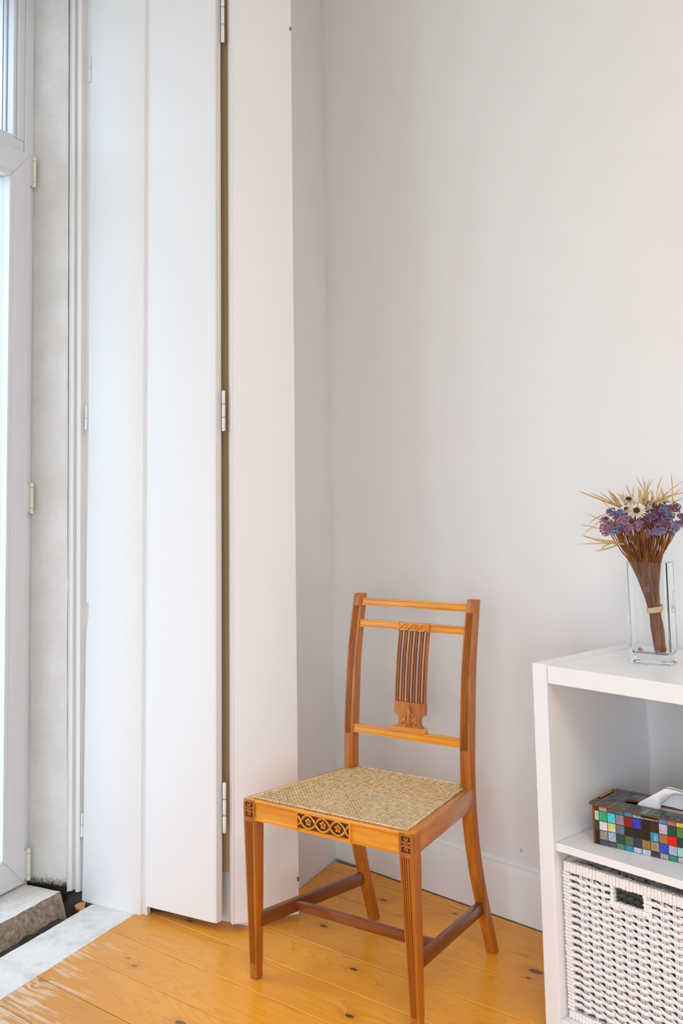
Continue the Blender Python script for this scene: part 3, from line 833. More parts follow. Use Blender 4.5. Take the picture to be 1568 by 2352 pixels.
# guilloche tablet on the upper rail
b = bm_new()
g0, g1, z0, z1 = 0.2022, 0.2986, 0.7825, 0.8025
for a, c in ((g0, g0 + .0042), (g1 - .0042, g1)):
    hexa(b, [(u, pv(z0) + v, z0) for u, v in ((a, -.0015), (c, -.0015), (c, .018), (a, .018))], [(u, pv(z1) + v, z1) for u, v in ((a, -.0015), (c, -.0015), (c, .018), (a, .018))], 0.0006)
ph = lambda u: (u - g0 - 0.0105) / 0.0272 * PI
for sgn in (-1, 1):
    pts = []
    for i in range(49):
        u = g0 + 0.0045 + (g1 - g0 - 0.009) * i / 48
        w = (z0 + z1) / 2 + sgn * 0.0074 * math.sin(ph(u) )
        pts.append((u, pv(w) + 0.0008 - 0.0012 * sgn * math.cos(ph(u)), w))
    tube(b, pts, 0.0024, 8, 0.8)
for k in range(4):
    u = g0 + 0.0105 + 0.0272 * (k - .5) + (0.006 if k == 0 else -0.006 if k == 3 else 0)
    wm = (z0 + z1) / 2
    ell(b, Vector((u, pv(wm) + 0.0012, wm)), 0.0078 if 0 < k < 3 else 0.0035, 0.0026, 0.0040, None, 10, 8)
hexa(b, [(u, pv(z0) + v, z0 + .0005) for u, v in ((g0, .002), (g1, .002), (g1, .017), (g0, .017))], [(u, pv(z1) + v, z1 - .0005) for u, v in ((g0, .002), (g1, .002), (g1, .017), (g0, .017))])
chair_part('carved_tablet', b, M_cu, splat)
# seat rails
def seat_rail(name, lo, hi, m, bev=0.0022):
    b = bm_new(); hexa(b, lo, hi, bev, 2); return chair_part(name, b, m)
b = bm_new()
A0, A1 = 0.0350, WF - 0.0350
prof = [(0.026, 0.3710), (0.0022, 0.3710), (0.0010, 0.3716), (0.0006, 0.3745), (0.0022, 0.3755), (0.0014, 0.3772), (0.0026, 0.3782), (0.0042, 0.3790), (0.0042, 0.4088), (0.0024, 0.4098), (0.0012, 0.4112), (0.0026, 0.4122), (0.0006, 0.4134), (0.0006, 0.4168), (0.0020, 0.4185), (0.026, 0.4185)]
loft(b, [[(u, v, w) for v, w in prof] for u in (A0, A1)])
apron = chair_part('front_rail', b, [M_cu])
# carved guilloche panel in the front rail
q0, q1, z0, z1 = 0.1618, 0.3172, 0.3705, 0.4150
b = bm_new()
for a, c in (((q0, -0.0022, z0), (q0 + .0045, 0.006, z1)), ((q1 - .0045, -0.0022, z0), (q1, 0.006, z1)), ((q0 + .0045, -0.0014, z0), (q1 - .0045, 0.006, z0 + .0038)), ((q0 + .0045, -0.0014, z1 - .0028), (q1 - .0045, 0.006, z1))):
    box(b, a, c, 0.0007)
panel = chair_part('carved_panel', b, M_cu, apron)
b = bm_new(); box(b, (q0 + .004, 0.0028, z0 + .003), (q1 - .004, 0.007, z1 - .002))
gp = (0.0420); uc0 = 0.1970; wm = 0.3957
def ribbon(sgn):
    pts = []
    for i in range(81):
        u = q0 + 0.006 + (q1 - q0 - 0.012) * i / 80
        x = (u - uc0) / gp * PI
        w = wm + sgn * 0.0148 * math.copysign(abs(math.cos(x)) ** 0.75, math.cos(x))
        pts.append((u, 0.0008 - 0.0014 * sgn * math.sin(x), w))
    return pts
gb = bm_new()
tube(gb, ribbon(1), 0.0024, 8, 0.75); tube(gb, ribbon(-1), 0.0024, 8, 0.75)
obj('ribbon_ground', b, M_groove, apron)
chair_part('ribbon', gb, M_cu, apron)
for k in range(3):
    b = bm_new(); c = Vector((uc0 + gp * k, 0.0016, wm))
    for j in range(5):
        a = 2 * PI * j / 5
        p = c + Vector((math.sin(a), 0, math.cos(a))) * 0.0058
        ell(b, p, 0.0030, 0.0024, 0.0032, None, 8, 6)
        ell(b, p + Vector((math.sin(a) * .0022, -.0008, math.cos(a) * .0022)), 0.0013, 0.0018, 0.0013, None, 6, 5)
    ell(b, c + Vector((0, -.0012, 0)), 0.0020, 0.0022, 0.0020, None, 8, 6)
    chair_part('carved_flower', b, M_cu, apron)
def side_rail(sgn):
    f = lambda u: u if sgn < 0 else WF - u
    v0, v1 = 0.030, 0.366
    t = 0.027
    lo = [(f(0.0008), v0, 0.372), (f(t), v0, 0.372), (f(UI + .0005 + t), v1, 0.372), (f(UI + .0005), v1, 0.372)]
    hi = [(x, y, HS) for x, y, z in lo]
    return seat_rail('side_rail', lo, hi, M_cs)
side_rail(-1); side_rail(1)
seat_rail('back_rail', [(UI + PW - .004, 0.362, 0.375), (WF - UI - PW + .004, 0.362, 0.375), (WF - UI - PW + .004, 0.384, 0.375), (UI + PW - .004, 0.384, 0.375)],
          [(UI + PW - .004, 0.364, HS), (WF - UI - PW + .004, 0.364, HS), (WF - UI - PW + .004, 0.385, HS), (UI + PW - .004, 0.385, HS)], M_cu)
# corner blocks give the rounded front corners of the seat frame
for sgn in (0, 1):
    b = bm_new(); f = (lambda u: u) if sgn == 0 else (lambda u: WF - u)
    pts = [(0.0365, 0.0006), (0.008, 0.0006)] + [(0.0085 - 0.008 * math.sin(a), 0.0088 - 0.0082 * math.cos(a)) for a in lin(0.1, PI / 2, 5)] + [(0.001, 0.034), (0.0365, 0.034)]
    loft(b, [[(f(u), v, z) for u, v in pts] for z in (0.4165, 0.4188)])
    chair_part('corner_block', b, M_cu)
# woven cane
b = bm_new()
def clipline(p, d):
    """clip infinite line to the cane trapezoid; returns (t0,t1) or None"""
    t0, t1 = -9, 9
    edges = [((0, 0.013), (0, 1)), ((0, 0.371), (0, -1))]
    nl = Vector((0.357, -(0.0760 - 0.0255))).normalized()
    edges += [((0.0185, 0.013), nl), ((WF - 0.0205, 0.013), Vector((-nl.x, nl.y)))]
    for q, n in edges:
        q = Vector(q); n = Vector(n)
        den = d.dot(n); num = (q - p).dot(n)
        if abs(den) < 1e-9:
            if num > 0: return None
            continue
        t = num / den
        if den > 0: t0 = max(t0, t)
        else: t1 = min(t1, t)
    return (t0, t1) if t1 - t0 > 0.006 else None
SPC = 0.0107
def strand(p, d, wd, zf, step):
    c = clipline(p, d)
    if not c: return
    t0, t1 = c; n = max(1, int((t1 - t0) / step)); s = Vector((-d.y, d.x)) * wd / 2
    prev = None
    for i in range(n + 1):
        t = t0 + (t1 - t0) * i / n; x = p + d * t
        if x.y > 0.345 and (x.x < UI + PW + .001 or x.x > WF - UI - PW - .001):
            prev = None; continue
        z = zf(x)
        ring = [b.verts.new((x.x + s.x, x.y + s.y, z)), b.verts.new((x.x, x.y, z + 0.0006)), b.verts.new((x.x - s.x, x.y - s.y, z)), b.verts.new((x.x, x.y, z - 0.0005))]
        if prev:
            for k in range(4): b.faces.new((prev[k], prev[(k + 1) % 4], ring[(k + 1) % 4], ring[k]))
        prev = ring
Z0 = HS + 0.0008
u_ = WF / 2
nu = int(0.24 / SPC) + 2
for i in range(-nu, nu + 1):
    for o_ in (-0.0014, 0.0014):
        strand(Vector((u_ + i * SPC + o_, 0.19)), Vector((0, 1)), 0.0017, lambda x: Z0 + 0.0003 * math.sin(x.y / SPC * PI + (0 if o_ < 0 else PI)), SPC / 2)
for j in range(0, 36):
    for o_ in (-0.0014, 0.0014):
        strand(Vector((u_, 0.0155 + j * SPC + o_)), Vector((1, 0)), 0.0017, lambda x: Z0 + 0.0007 + 0.0003 * math.sin(x.x / SPC * PI + (0 if o_ < 0 else PI)), SPC / 2)
for k in range(-75, 76):
    for sg in (-1, 1):
        d = Vector((1, sg)).normalized()
        strand(Vector((u_ + (k + 0.5) * SPC, 0.0155 + SPC * (0 if True else .5))), d, 0.0019, lambda x: Z0 + 0.0014 + 0.0005 * math.sin((x.x - u_) / SPC * 2 * PI + sg), SPC / 3)
# binding cane laid round the edge with its loops
edge = [(0.0200, 0.0145), (WF - 0.0220, 0.0145), (WF - 0.0690, 0.345), (WF - 0.0840, 0.3715), (0.0835, 0.3715), (0.0665, 0.345), (0.0200, 0.0145)]
for (x0, y0), (x1, y1) in zip(edge, edge[1:]):
    p0, p1 = Vector((x0, y0)), Vector((x1, y1)); Ln = (p1 - p0).length; d = (p1 - p0) / Ln; s = Vector((-d.y, d.x))
    if Ln < .05: continue
    tube(b, [(p0.x, p0.y, Z0 + .0016), (p1.x, p1.y, Z0 + .0016)], 0.0020, 6, 0.4)
    for i in range(int(Ln / SPC)):
        q = p0 + d * (SPC * (i + .5))
        tube(b, [(q.x - s.x * .004, q.y - s.y * .004, Z0 + .0006), (q.x, q.y, Z0 + .0030), (q.x + s.x * .004, q.y + s.y * .004, Z0 + .0006)], 0.0012, 5, 0.8)
cs = chair_part('cane_seat', b, M_cane, CH, 'all'); cs['kind'] = 'stuff'
# stretchers
def bar(name, a, c, w, h, m):
    a, c = Vector(a), Vector(c); d = (c - a); d.z = 0; d.normalize(); s = Vector((-d.y, d.x, 0)) * w / 2
    b = bm_new()
    lo = [a - s, c - s, c + s, a + s]
    hexa(b, [p - Vector((0, 0, h)) for p in lo], lo, 0.0016, 2)
    return chair_part(name, b, m)
bar('stretcher', (0.0225, 0.028, 0.1500), (0.0625, 0.405, 0.1375), 0.016, 0.031, M_mah)
bar('stretcher', (WF - 0.0225, 0.028, 0.1485), (WF - 0.0625, 0.405, 0.1375), 0.016, 0.0285, M_mah)
bar('cross_stretcher', (0.036, 0.150, 0.1425), (WF - 0.036, 0.150, 0.1415), 0.0145, 0.0225, M_mahu)

# ================================================================== CUBE SHELF
SY = -0.853
SH = empty('cube_shelf', (0.4464, 2.3232, 0), SY, 'low white cube shelf unit with panel sides standing against the right wall', 'shelf')
SA = Vector((math.cos(SY), math.sin(SY), 0)); SB = Vector((-SA.y, SA.x, 0))
def sp(u, v, z=0): return Vector((0.4464, 2.3232, 0)) + SA * u + SB * v + Vector((0, 0, z))
def shelf_part(name, a, c, bev=0.0009):
    b = bm_new(); box(b, a, c, bev); return obj(name, b, M_shelf, SH)
SW, SD, SHH = 0.765, 0.382, 0.770
shelf_part('side_panel', (0, 0, 0), (0.038, SD, SHH))
shelf_part('side_panel', (SW - 0.038, 0, 0), (SW, SD, SHH))
shelf_part('top_panel', (0.0395, 0.0006, 0.7310), (SW - 0.0395, SD, 0.7685))
shelf_part('bottom_panel', (0.0388, 0.002, 0), (SW - 0.0388, SD, 0.038))
shelf_part('divider', (0.3745, 0.004, 0.0382), (0.3905, SD - .002, 0.7308))
shelf_part('shelf', (0.0392, 0.0055, 0.380), (0.3743, SD - .002, 0.396))
shelf_part('shelf', (0.3907, 0.0055, 0.380), (SW - 0.0392, SD - .002, 0.396))

# ---------------------------------------------------------------- wicker basket
BK = empty('wicker_basket', sp(0.0430, 0.020, 0.0382), SY, 'white woven wicker basket with a handle hole in the lower compartment of the cube shelf', 'basket')
BW, BD, BH = 0.321, 0.335, 0.320
PIT = 0.0272; X0 = 0.0435
def wicker_rows(x0, x1, ph):
    b = bm_new(); pts = []
    n = int((x1 - x0) / (PIT / 7)) + 1
    for i in range(n + 1):
        x = x0 + (x1 - x0) * i / n
        a = PI * (x - X0) / PIT + ph * PI
        env = max(0.0, min(1.0, (x - x0 - .012) / 0.014, (x1 - x - .012) / 0.014))
        pts.append((x, -0.0050 * math.cos(a) * (0.25 + 0.75 * env), -0.0026 * math.sin(a) * env))
    rings = []
    for i, p in enumerate(pts):
        p = Vector(p)
        rings.append([p + Vector((0, 0.0016 * math.cos(2 * PI * k / 8), 0.0043 * math.sin(2 * PI * k / 8))) for k in range(8)])
    loft(b, rings)
    return mesh_of('weaver', b, M_wicker, 'all')
XS, XE = 0.012, BW - 0.012
full = [wicker_rows(XS, XE, k) for k in (0, 1)]
HX0, HX1, HZ = 0.1215, 0.2000, 0.268
lef = [wicker_rows(XS, HX0, k) for k in (0, 1)]; rig = [wicker_rows(HX1, XE, k) for k in (0, 1)]
def put(me, y, z, rz=0.0, x=0.0):
    o = obj('weaver', me, None, BK); o.location = (x, y, z); o.rotation_euler = (0, 0, rz)
for r in range(19):
    z = 0.030 + 0.01435 * r
    dz = rnd.uniform(-.0006, .0006)
    for k in (0, 1):
        if z > HZ - 0.006:
            put(lef[k], 0.006, z + dz); put(rig[k], 0.006, z + dz)
        else: put(full[k], 0.006, z + dz)
        put(full[k], BD - 0.006, z)
        put(full[k], 0.007, z + .004, PI / 2, 0.006); put(full[k], 0.007, z + .004, PI / 2, BW - 0.006)
def stake_mesh(z0, z1):
    b = bm_new()
    for dx in (-0.0022, 0.0022): tube(b, [(dx, 0, z0), (dx, 0, z1)], 0.0019, 8)
    return mesh_of('stake', b, M_wicker, 'all')
sm_full, sm_low = stake_mesh(0.012, 0.306), stake_mesh(0.012, 0.262)
for y, hole in ((0.006, True), (BD - 0.006, False)):
    for k in range(10):
        x = X0 + PIT * k
        if x > BW - 0.02: break
        o = obj('stake', sm_low if hole and HX0 - .004 < x < HX1 + .004 else sm_full, None, BK); o.location = (x, y, 0)
for x in (0.006, BW - 0.006):
    for k in range(10):
        o = obj('stake', sm_full, None, BK); o.location = (x, 0.05 + PIT * k, 0)
def wrapped(bm, a, c, wid, dep, pitch, along):
    """bar from a to c wound with flat strips: one bevelled block per turn"""
    a, c = Vector(a), Vector(c); L = (c - a).length; d = (c - a) / L; n = int(L / pitch)
    for i in range(n):
        p0 = a + d * (L * i / n + 0.0003); p1 = a + d * (L * (i + 1) / n - 0.0003)
        j = rnd.uniform(-.0006, .0006); w2, d2 = wid / 2 + j, dep / 2 + j
        if along == 'x':
            o0 = Vector((0, d2, 0)); o1 = Vector((0, 0, w2)); sk = Vector((rnd.uniform(.0002, .0012), 0, 0))
        elif along == 'y':
            o0 = Vector((d2, 0, 0)); o1 = Vector((0, 0, w2)); sk = Vector((0, 0.0008, 0))
        else:
            o0 = Vector((0, d2, 0)); o1 = Vector((w2, 0, 0)); sk = Vector((0, 0, -.0012))
        hexa(bm, [p0 - o0 - o1 - sk, p0 + o0 - o1, p0 + o0 + o1 + sk, p0 - o0 + o1 + sk], [p1 - o0 - o1 - sk, p1 + o0 - o1, p1 + o0 + o1 + sk, p1 - o0 + o1 + sk], 0.0016, 1)
b = bm_new()
zr = BH - 0.0105
wrapped(b, (0.004, 0.0065, zr), (BW - 0.004, 0.0065, zr), 0.021, 0.015, 0.0080, 'x')
wrapped(b, (0.004, BD - .0065, zr), (BW - 0.004, BD - .0065, zr), 0.021, 0.015, 0.0080, 'x')
for x in (0.0065, BW - .0065): wrapped(b, (x, 0.015, zr), (x, BD - .015, zr), 0.021, 0.015, 0.0080, 'y')
o = obj('rim', b, M_wicker, BK); o['kind'] = 'stuff'
b = bm_new()
wrapped(b, (0.003, 0.0065, 0.0085), (BW - 0.003, 0.0065, 0.0085), 0.016, 0.014, 0.0080, 'x')
wrapped(b, (0.003, BD - .0065, 0.0085), (BW - 0.003, BD - .0065, 0.0085), 0.016, 0.014, 0.0080, 'x')
for x in (0.0065, BW - .0065): wrapped(b, (x, 0.015, 0.0085), (x, BD - .015, 0.0085), 0.016, 0.014, 0.0080, 'y')
o = obj('base_rim', b, M_wicker, BK); o['kind'] = 'stuff'
for x in (0.0085, BW - .0085):
    for y in (0.0075, BD - .0075):
        b = bm_new(); wrapped(b, (x, y, 0.017), (x, y, BH - .0215), 0.0165, 0.014, 0.0072, 'z')
        o = obj('corner_post', b, M_wicker, BK)
b = bm_new(); box(b, (0.008, 0.008, 0.004), (BW - .008, BD - .008, 0.010)); obj('basket_floor', b, M_wicker, BK)
for x in (HX0 + .001, HX1 - .001):
    b = bm_new(); wrapped(b, (x, 0.0055, 0.262), (x, 0.0055, 0.300), 0.0085, 0.012, 0.0072, 'z'); obj('handle_side', b, M_wicker, BK)
b = bm_new(); wrapped(b, (HX0 - .006, 0.0045, HZ - .003), (HX1 + .008, 0.0045, HZ - .003), 0.0095, 0.012, 0.0078, 'x'); obj('handle_bar', b, M_wicker, BK)

# ---------------------------------------------------------------- mosaic tissue box
TB = empty('tissue_box', (0.5575, 2.2909, 0.3961), math.radians(-40.93), 'tissue box covered in many coloured mosaic tiles on the middle board of the cube shelf', 'box')
TL, TD, TH_ = 0.262, 0.122, 0.080
b = bm_new()
for a, c in (((0, 0, 0), (TL, .003, TH_)), ((0, TD - .003, 0), (TL, TD, TH_)), ((0.0005, .003, 0), (.0035, TD - .003, TH_)), ((TL - .0035, .003, 0), (TL - .0005, TD - .003, TH_)), ((.003, .003, 0), (TL - .003, TD - .003, .003))):
    box(b, a, c)
obj('box_body', b, [M_mdf], TB)
b = bm_new()    # lid with a rounded outline and an oval slot
ro = []
x0, x1, y0, y1, rr = -0.0095, TL + 0.0095, -0.0045, TD + 0.006, 0.011
for cx, cy, a0 in ((x1 - rr, y0 + rr, -PI / 2), (x1 - rr, y1 - rr, 0), (x0 + rr, y1 - rr, PI / 2), (x0 + rr, y0 + rr, PI)):
    ro += [(cx + rr * math.cos(a0 + PI / 2 * i / 6), cy + rr * math.sin(a0 + PI / 2 * i / 6)) for i in range(7)]
sl = []
sx0, sx1, sy, sr = 0.062, TL - 0.062, 0.0560, 0.013
for cx, a0 in ((sx1, -PI / 2), (sx0, PI / 2)):
    sl += [(cx + sr * math.cos(a0 + PI * i / 13), sy + sr * math.sin(a0 + PI * i / 13)) for i in range(14)]
ztop = TH_ + 0.0032
def ringv(pts, z): return [b.verts.new((x, y, z)) for x, y in pts]
oT, oB, iT, iB = ringv(ro, ztop), ringv(ro, TH_), ringv(sl, ztop), ringv(sl, TH_)
def edges_of(r): return [b.edges.get((r[i], r[(i + 1) % len(r)])) or b.edges.new((r[i], r[(i + 1) % len(r)])) for i in range(len(r))]
bmesh.ops.triangle_fill(b, use_beauty=True, edges=edges_of(oT) + edges_of(iT))
bmesh.ops.triangle_fill(b, use_beauty=True, edges=edges_of(oB) + edges_of(iB))
for r0, r1 in ((oT, oB), (iB, iT)):
    for i in range(len(r0)):
        j = (i + 1) % len(r0); b.faces.new((r0[i], r0[j], r1[j], r1[i]))
lid = obj('lid', b, [M_mdf], TB)
# black slot in the lid for the tab, with the raw board tab in it
b = bm_new(); box(b, (-0.0045, 0.036, ztop - .0002), (0.0035, 0.098, ztop + .0007)); obj('tab_slot', b, plain('slot_black', (0.01, 0.008, 0.007, 1), .8), lid)
b = bm_new(); box(b, (-0.0040, 0.044, ztop - .002), (-0.0005, 0.098, ztop + .0026), .0005); obj('tab', b, M_mdfo, lid)
TILE = {}
def tile_mat(c, gloss=0.25, mott=0.25):
    key = (c, gloss)
    if key not in TILE:
        m, nt, bs = mat('tile_%d_%d_%d' % c)
        v = texco(nt); f = noi(nt, v, 260, 3, .6)
        base = rgb(*c); dk = tuple(x * (1 - mott) for x in base[:3]); lt = tuple(min(1, x * (1 + mott) + .008) for x in base[:3])
        nt.links.new(ramp(nt, f, [(.32, dk), (.68, lt)]), bs.inputs['Base Color'])
        setp(bs, Roughness=gloss)
        TILE[key] = m
    return TILE[key]
ROWS = [  # top to bottom, colours read off the printed mosaic
 [(90,34,18),(172,146,126),(92,88,98),(48,116,114),(62,136,156),(54,128,124),(14,10,9),(12,9,8),(84,134,186),(176,108,124),(222,196,52)],
 [(196,192,172),(30,166,104),(64,196,206),(140,124,134),(136,16,22),(46,46,180),(26,14,8),(58,36,16),(190,180,194),(22,74,46),(84,126,62)],
 [(16,74,36),(220,206,210),(200,204,128),(98,108,124),(32,22,26),(28,10,8),(28,24,14),(22,144,170),(172,104,52),(230,6,6),(22,64,46)],
 [(22,16,18),(156,134,124),(156,170,190),(36,60,50),(78,98,66),(44,50,74),(146,114,42),(156,130,98),(42,68,172),(170,170,186),(154,214,184)],
 [(12,12,14),(66,76,88),(88,72,72),(78,124,108),(26,138,170),(176,180,210),(180,190,200),(58,52,62),(156,146,150),(42,134,98),(186,170,180)]]
zb = [0.0790, 0.0699, 0.0493, 0.0305, 0.0115, 0.0]
xb = [0.0045, 0.0150] + [0.0150 + 0.01885 * k for k in range(1, 14)]
g = 0.0007
extra = [(60, 90, 120), (150, 60, 50), (90, 140, 110), (200, 190, 170), (70, 60, 80), (40, 100, 130)]
for r in range(5):
    for c in range(len(xb) - 1):
        col = ROWS[r][c] if c < 11 else extra[(r * 3 + c) % 6]
        a, d = xb[c] + g, min(xb[c + 1], TL) - g
        z1, z0 = zb[r] - g, zb[r + 1] + g
        if d - a < .002: continue
        j = lambda: rnd.uniform(-.0003, .0003)
        lo = [(a + j(), 0.0, z0 + j()), (d + j(), 0.0, z0 + j()), (d + j(), 0.0, z1 + j()), (a + j(), 0.0, z1 + j())]
        b = bm_new(); hexa(b, lo, [(x, -0.0011, z) for x, y, z in lo], 0.0004)
        obj('tile', b, tile_mat(col), TB)
b = bm_new(); box(b, (0.0040, -0.0004, 0.0), (TL, 0.0002, 0.0792)); obj('grout', b, M_grout, TB)
# lid tiles (greyer, darker colours)
LC = [(62,60,66),(88,80,84),(110,98,98),(60,84,84),(70,66,76),(58,76,58),(48,44,46),(96,72,66),(120,104,70),(84,120,96),(56,60,72),(104,70,74),(130,112,96),(60,110,104),(66,70,98),(44,40,42)]
LCX = {(0,3):(70,110,66),(0,4):(84,124,84),(0,7):(126,176,182),(1,4):(120,88,98),(3,1):(104,84,84),(4,2):(64,124,116),(4,3):(72,100,80),(5,2):(66,70,124),(5,3):(140,120,106),(5,4):(176,150,80),(6,1):(44,96,60),(6,4):(112,60,62),(5,1):(130,76,80),(4,4):(136,112,98)}
for i in range(-1, 14):
    for jx in range(0, 7):
        a, d = max(x0 + .001, 0.0147 * i + .0040 + .0006), min(0.0147 * (i + 1) + .0040, x1 - .001) - .0006
        e, f = y0 + .001 + 0.0187 * jx + .0005, min(y0 + 0.0187 * (jx + 1), y1 - .001) - .0005
        if d - a < .003 or f - e < .003: continue
        if e < sy + sr and f > sy - sr and d > sx0 - sr - .001 and a < sx1 + sr + .001:
            if e < sy - sr - .003: f = sy - sr - .0008
            elif f > sy + sr + .003: e = sy + sr + .0008
            else: continue
        if a < x0 + .006 and (e < y0 + .006 or f > y1 - .006):
            a = x0 + .005
        if d > x1 - .006 and (e < y0 + .006 or f > y1 - .006): d = x1 - .005
        if d - a < .003: continue
        if jx in (2, 3, 4, 5) and a < 0.004 and d > -0.005 and e < .098 and f > .036: a = 0.0042
        if d - a < .003: continue
        col = LCX.get((jx, i), LC[rnd.randrange(len(LC))])
        col = tuple(int(q * 0.86) for q in col)
        b = bm_new(); box(b, (a, e, ztop - .0003), (d, f, ztop + .0005), .0002)
        obj('tile', b, tile_mat(col, 0.18), lid)
# small white lettering along the top edge of the front
def lettering(body, size, parent, loc, rot, name='lettering'):
    cu = bpy.data.curves.new('txt', 'FONT'); cu.body = body; cu.size = size; cu.extrude = 0.00008
    tmp = bpy.data.objects.new('txt', cu); COL.objects.link(tmp)
    bpy.context.view_layer.update()
    me = bpy.data.meshes.new_from_object(tmp.evaluated_get(bpy.context.evaluated_depsgraph_get()))
    bpy.data.objects.remove(tmp); bpy.data.curves.remove(cu)
    me.materials.clear(); me.materials.append(M_white_ink)
    o = obj(name, me, None, parent); o.location = loc; o.rotation_euler = rot
    return o
lettering('Retouching | Amsterdam NY', 0.0046, TB, (0.0925, -0.00125, 0.0722), (PI / 2, 0, 0))
b = bm_new()
for col_, (n_l, sz) in enumerate(((9, 0.0022), (11, 0.0015), (8, 0.0015))):      # three illegible upright lines of small white print
    x = xb[7] + 0.0085 + 0.0030 * col_; z = zb[3] + 0.0025
    for k in range(n_l):
        hgt = rnd.uniform(.0006, .0011); wdt = sz * rnd.uniform(.5, 1)
        box(b, (x, -0.00135, z), (x + wdt, -0.0010, z + hgt * .5)); z += hgt + .0003
obj('small_print', b, M_white_ink, TB)
# tissue rising out of the slot
b = bm_new()
nx_, ny_ = 26, 16
G = {}
for i in range(nx_ + 1):
    for j in range(ny_ + 1):
        u, v = i / nx_, j / ny_            # u along the slot, v upwards
        x = 0.078 + 0.118 * u
        h = 0.046 * min(1.0, u / 0.52) ** 0.95 if u < 0.52 else 0.046 - 0.010 * (u - 0.52)
        lift = 0.034 * max(0.0, min(1.0, (u - .40) / .30)) ** .8 + (0.018 if u > .40 else 0) * max(0.0, min(1.0, (u - .40) / .06))
        z = -0.018 + lift + (h + 0.018 - lift) * v
        lean = 0.012 * math.sin(v * PI * 0.55) * math.sin(u * PI * 0.9)
        yy = sy - 0.004 - lean + 0.0035 * math.sin(u * 9 + v * 2) * v
        G[i, j] = b.verts.new((x + 0.016 * v * u, yy, ztop + z))
for i in range(nx_):
    for j in range(ny_): b.faces.new((G[i, j], G[i + 1, j], G[i + 1, j + 1], G[i, j + 1]))
G2 = {}
for i in range(nx_ + 1):
    for j in range(ny_ + 1):
        u, v = i / nx_, j / ny_            # rear fold of the same sheet, bellied out into a hollow
        x = 0.080 + 0.116 * u
        h = 0.047 * min(1.0, u / 0.52) ** 0.95 if u < 0.52 else 0.047 - 0.010 * (u - 0.52)
        z = -0.018 + (h + 0.018) * v
        yy = sy + 0.011 + 0.012 * math.sin(v * PI) * math.sin(u * PI) - 0.012 * v
        G2[i, j] = b.verts.new((x + 0.016 * v * u, yy, ztop + z))
for i in range(nx_):
    for j in range(ny_): b.faces.new((G2[i, j], G2[i + 1, j], G2[i + 1, j + 1], G2[i, j + 1]))
ts = obj('tissue', b, M_tissue, None, 'all')
md = ts.modifiers.new('thickness', 'SOLIDIFY'); md.thickness = 0.0004
ts.location = TB.location; ts.rotation_euler = TB.rotation_euler
tag(ts, 'white paper tissue pulled up out of the mosaic tissue box', 'tissue')

# ---------------------------------------------------------------- glass vase and dried bouquet
VY = math.radians(-33.5)
VC = Vector((0.7105, 2.3070, 0.7688))
va = empty('glass_vase', VC, VY, 'tall rectangular clear glass vase holding dried flowers on top of the cube shelf', 'vase')
def rrect(hx, hy, r, z, n=5):
    p = []
    for cx, cy, a0 in ((hx - r, hy - r, 0), (-hx + r, hy - r, PI / 2), (-hx + r, -hy + r, PI), (hx - r, -hy + r, 3 * PI / 2)):
        p += [(cx + r * math.cos(a0 + PI / 2 * i / n), cy + r * math.sin(a0 + PI / 2 * i / n), z) for i in range(n + 1)]
    return p
b = bm_new()
HX, HY, GH, WALL = 0.0452, 0.0285, 0.2180, 0.0042
rings = [rrect(HX - .003, HY - .003, .004, 0.0), rrect(HX - .0006, HY - .0006, .004, 0.0008), rrect(HX, HY, .004, 0.003), rrect(HX, HY, .004, GH - .001), rrect(HX - .0008, HY - .0008, .0035, GH),
         rrect(HX - WALL + .0008, HY - WALL + .0008, .003, GH), rrect(HX - WALL, HY - WALL, .003, GH - .001), rrect(HX - WALL - .0006, HY - WALL - .0006, .003, 0.026), rrect(HX - WALL - .003, HY - WALL - .003, .004, 0.0205), rrect(HX - WALL - .012, HY - WALL - .010, .004, 0.0195)]
loft(b, rings, True)
obj('vase_body', b, M_glass, va)
def floret_clump(bm, c, rad, n, size, rr_):
    for _ in range(n):
        d = Vector((rr_.gauss(0, 1), rr_.gauss(0, 1), rr_.gauss(0, 1) + .25)).normalized()
        p = Vector(c) + Vector((d.x * rad, d.y * rad, d.z * rad * .85)) * rr_.uniform(.72, 1.05)
        s = size * rr_.uniform(.75, 1.25)
        side = d.orthogonal().normalized(); up = d.cross(side)
        a0 = rr_.uniform(0, 6)
        base = bm.verts.new(p - d * s * .6)
        tips = [bm.verts.new(p + (side * math.cos(a0 + 2 * PI * k / 10) + up * math.sin(a0 + 2 * PI * k / 10)) * (s if k % 2 == 0 else s * .45) + d * (s * .35 if k % 2 == 0 else 0)) for k in range(10)]
        for k in range(10): bm.faces.new((base, tips[k], tips[(k + 1) % 10]))
fr = random.Random(5)
for i, (e, d_, lb) in enumerate([(-0.030, 0.004, 'small mauve floret fallen on the floor of the glass vase away from the stems'), (0.013, -0.012, 'small mauve floret fallen beside the foot of the stems inside the glass vase')]):
    b = bm_new(); floret_clump(b, (0, 0, 0), 0.0055, 16, 0.0026, fr)
    o = obj('fallen_floret', b, M_mauve); p = VC + Matrix.Rotation(VY, 3, 'Z') @ Vector((e, d_, 0.0205 + .0045)); o.location = p
    tag(o, lb, 'flower', 'florets fallen into the vase')
BQ = empty('dried_bouquet', VC + Vector((0, 0, 0.0205)), 0, 'bundle of dried mauve and cream flowers with straw blades standing in the glass vase', 'flowers')
Zb = 0.0205
def px(x, y):    # picture reading of the bouquet turned into metres about its own foot
    return (x - 1481.2) / 1022, 0.3701 - (y - 1133) / 1035 - 0.0194 * (x - 1322) / 1022 - Zb
def bez(p0, p1, p2, n): return [p0 * (1 - t) ** 2 + p1 * 2 * t * (1 - t) + p2 * t * t for t in [i / n for i in range(n + 1)]]
